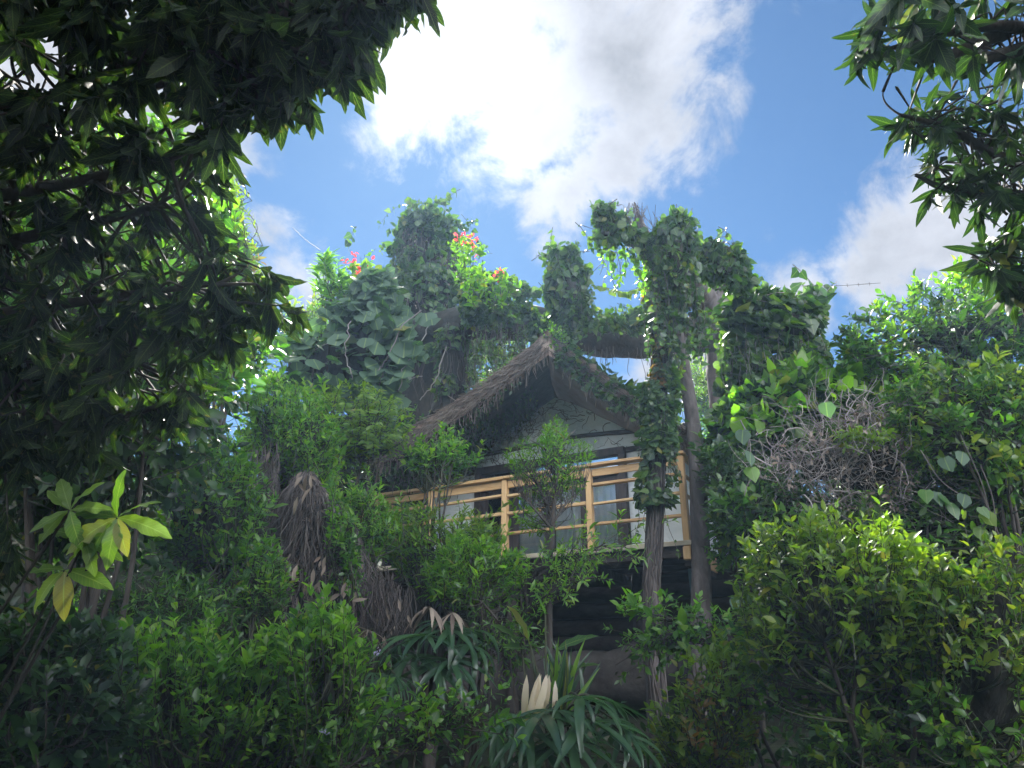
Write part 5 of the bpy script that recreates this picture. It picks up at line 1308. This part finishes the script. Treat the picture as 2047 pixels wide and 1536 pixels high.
# foreground tree, upper right
def right_tree():
    ft = foot_at(4.3, 3.8); pl = Plant('mango_tree', 'foreground tree with narrow drooping leaves entering at the upper right', 'tree', ft)
    f = np.array(ft)
    V, F = rough_tube([f, f + np.array([-.1, 0, 2.5]), P(2330, 400, 3.9), P(2300, 0, 3.8)], [.2, .17, .13, .09], 40, 14, .08, 3); part('trunk', V, F, M['bark'], pl.o)
    nodes = []
    for ctrl, ds in (([(2300, 150), (2060, 60), (1900, 65), (1770, 100)], [3.8, 3.2, 3.1, 3.05]), ([(2010, 62), (1900, 110), (1830, 125)], [3.2, 3.1, 3.1]), ([(2300, 330), (2050, 330), (1900, 260), (1800, 230)], [3.9, 3.5, 3.4, 3.3]), ([(2300, 420), (2050, 400), (1900, 380), (1830, 350)], [3.9, 3.6, 3.5, 3.5]),
                     ([(2320, 620), (2100, 580), (1990, 560)], [3.9, 3.7, 3.6]), ([(2300, 50), (2050, -40), (1850, -30), (1760, 30)], [3.8, 3.3, 3.1, 3.0]), ([(2047, 100), (1960, 120), (1945, 135)], [3.2, 3.1, 3.1])):
        q = [P(x, y, dd) for (x, y), dd in zip(ctrl, ds)]
        V, F = rough_tube(q, [.035, .022, .008], 26, 8, .08, 5); part('branch', V, F, M['bark'], pl.o); nodes.append(smooth_line(q, 26))
    nodes = np.concatenate(nodes)
    def add(tp, ds, L, k, leaf):
        p0 = pl.shoots(tp, ds, L, k, leaf, 'mango', 'mango', (.5, 1.1), .05, .005, 'green_stem', .35, 0., .35, .55, .2, rosette=.5); pl.connect(p0, nodes, .004, 1.0, .03, .25)
    for poly, n, d0, b, leaf in (([(1720, 20), (1790, -60), (2150, -60), (2150, 190), (2000, 180), (1900, 170), (1790, 130), (1730, 110)], 44, 3.15, .3, .2),
                                 ([(1790, 240), (1900, 180), (2150, 200), (2150, 420), (1980, 420), (1880, 370), (1810, 310)], 120, 3.5, .35, .13),
                                 ([(1960, 460), (2150, 400), (2150, 680), (2010, 600), (1960, 530)], 46, 3.6, .3, .18)):
        tp = volume(poly, d0, b, n, .0); near = nodes[((tp[:, None] - nodes[None]) ** 2).sum(-1).argmin(1)]; ds = nz(nz(tp - near) * .8 + np.array([-.35, -.05, -.25]) + rng.normal(0, .3, tp.shape)); add(tp, ds, .22, 8, leaf)
    for (x, y, dx, dy) in ((1710, 110, -.5, .8), (1730, 60, -.9, .1), (1850, 130, -.1, 1), (1905, 400, -.5, .8), (1830, 260, -.8, .3), (1860, 390, -.7, .6), (1960, 430, -.2, 1), (1740, 95, -.1, 1)):
        add(P(x, y, 3.1 if y < 200 else 3.4)[None], np.array([[dx, -.1, -dy]]), .2, 8, .2 if y < 200 else .16)
    m = 330  # more crown out of view, added to darken the right side
    tp = np.stack([rng.uniform(2.2, 5.6, m), rng.uniform(-2.5, 2.4, m), rng.uniform(2.8, 5.8, m)], -1)
    pl.shoots(tp, nz(rng.normal(0, .6, tp.shape) + np.array([-.2, 0, -.4])), .3, 9, .22, 'mango', 'mango', (.5, 1.1), .05, .005, 'green_stem', .35, 0., .35, .55, .2, rosette=.5)
    pl.finish('bark', 'bark', 300, 14)
right_tree()

# flowers
def bougain(label, blooms, d, ctrls):
    pl = Plant('flowering_creeper', label, 'creeper', P(*ctrls[0][0], d))
    for ctrl in ctrls:
        q = smooth_line([P(x, y, d) for x, y in ctrl], 14); pl.fine.tube(q, .008, 4)
        i = rng.integers(2, 14, 26); tp = q[i] + rng.normal(0, .1, (26, 3)); pl.shoots(tp, nz(rng.normal(0, .5, tp.shape) + UP * .7), .22, 6, .12, 'small', 'lime', (.6, 1.2), .2, .003)
    g = []
    for x, y in blooms:
        c = P(x, y, d) + rng.normal(0, .05, (9, 3)); yv = rng.normal(0, 1, (9, 3)) + UP * .4
        pl.leaves('petal', 'bougain', c, yv, rng.normal(0, 1, (9, 3)), .085)
    pl.finish('bark', 'green_stem', 60, 9, 'bract')
bougain('creeper with two red flower clusters on tall shoots left of the domed snag', [(700, 527), (710, 522), (733, 530), (722, 540)], 12.6, [[(720, 620), (705, 570), (706, 526)], [(720, 620), (730, 570), (734, 530)]])
bougain('red flowering creeper shoot leaning out right of the domed snag', [(918, 480), (942, 484), (948, 508), (930, 478)], 12.3, [[(935, 600), (945, 540), (945, 490)], [(930, 580), (928, 520), (918, 482)], [(940, 600), (960, 560), (965, 520)]])
bougain('single red bloom on the creeper ridge between the snags', [(1003, 548), (998, 552)], 12.8, [[(1000, 590), (1003, 550)]])
bush('young_tree', 'pinnate young tree top against the sky left of the red flowers', 'tree', [(625, 535), (640, 500), (665, 505), (690, 530), (720, 560), (730, 610), (690, 640), (650, 610)], 12.4, .35, 46, .17, 'slim', None, .55, 18, (1.0, 1.2), .15, .9, 0., mats=[('shrub', .6), ('lime', .4)], flat=1., spread=.1, stems=5, t0=.15)
def lilac(label, x, y, d):
    pl = Plant('flower', label, 'flower', P(x, y, d)); c = P(x, y, d) + rng.normal(0, .012, (10, 3)); pl.leaves('petal', 'lilac', c, rng.normal(0, 1, (10, 3)) + UP * .4, rng.normal(0, 1, (10, 3)), .022); pl.finish('bark', 'green_stem', 12, 5, 'petal')
lilac('small lilac flower head low in the bright shrub at bottom left', 650, 1465, 4.75)
lilac('small lilac flower head beside the small fan palm', 752, 1305, 4.9)
def wires():
    def wire(label, a, b, da, db, sag, r=.006, barbs=0):
        q = smooth_line([P(*a, da), (P(*a, da) + P(*b, db)) / 2 - UP * sag, P(*b, db)], 24); g = Geo().tube(q, r, 4)
        if barbs:
            for k in range(2, 23, 3): g.tube(np.array([q[k] - UP * .03, q[k] + UP * .03]), r, 3)
        o = g.build('wire', M['wire']); tag(o, label, 'wire')
    wire('barbed wire strung across the sky gap above the right thicket', (1590, 572), (1760, 566), 11, 11, .02, .004, 1)
    wire('thin drooping wire against the blue sky near the left snag', (585, 455), (640, 500), 12, 12, .03, .004)
wires()
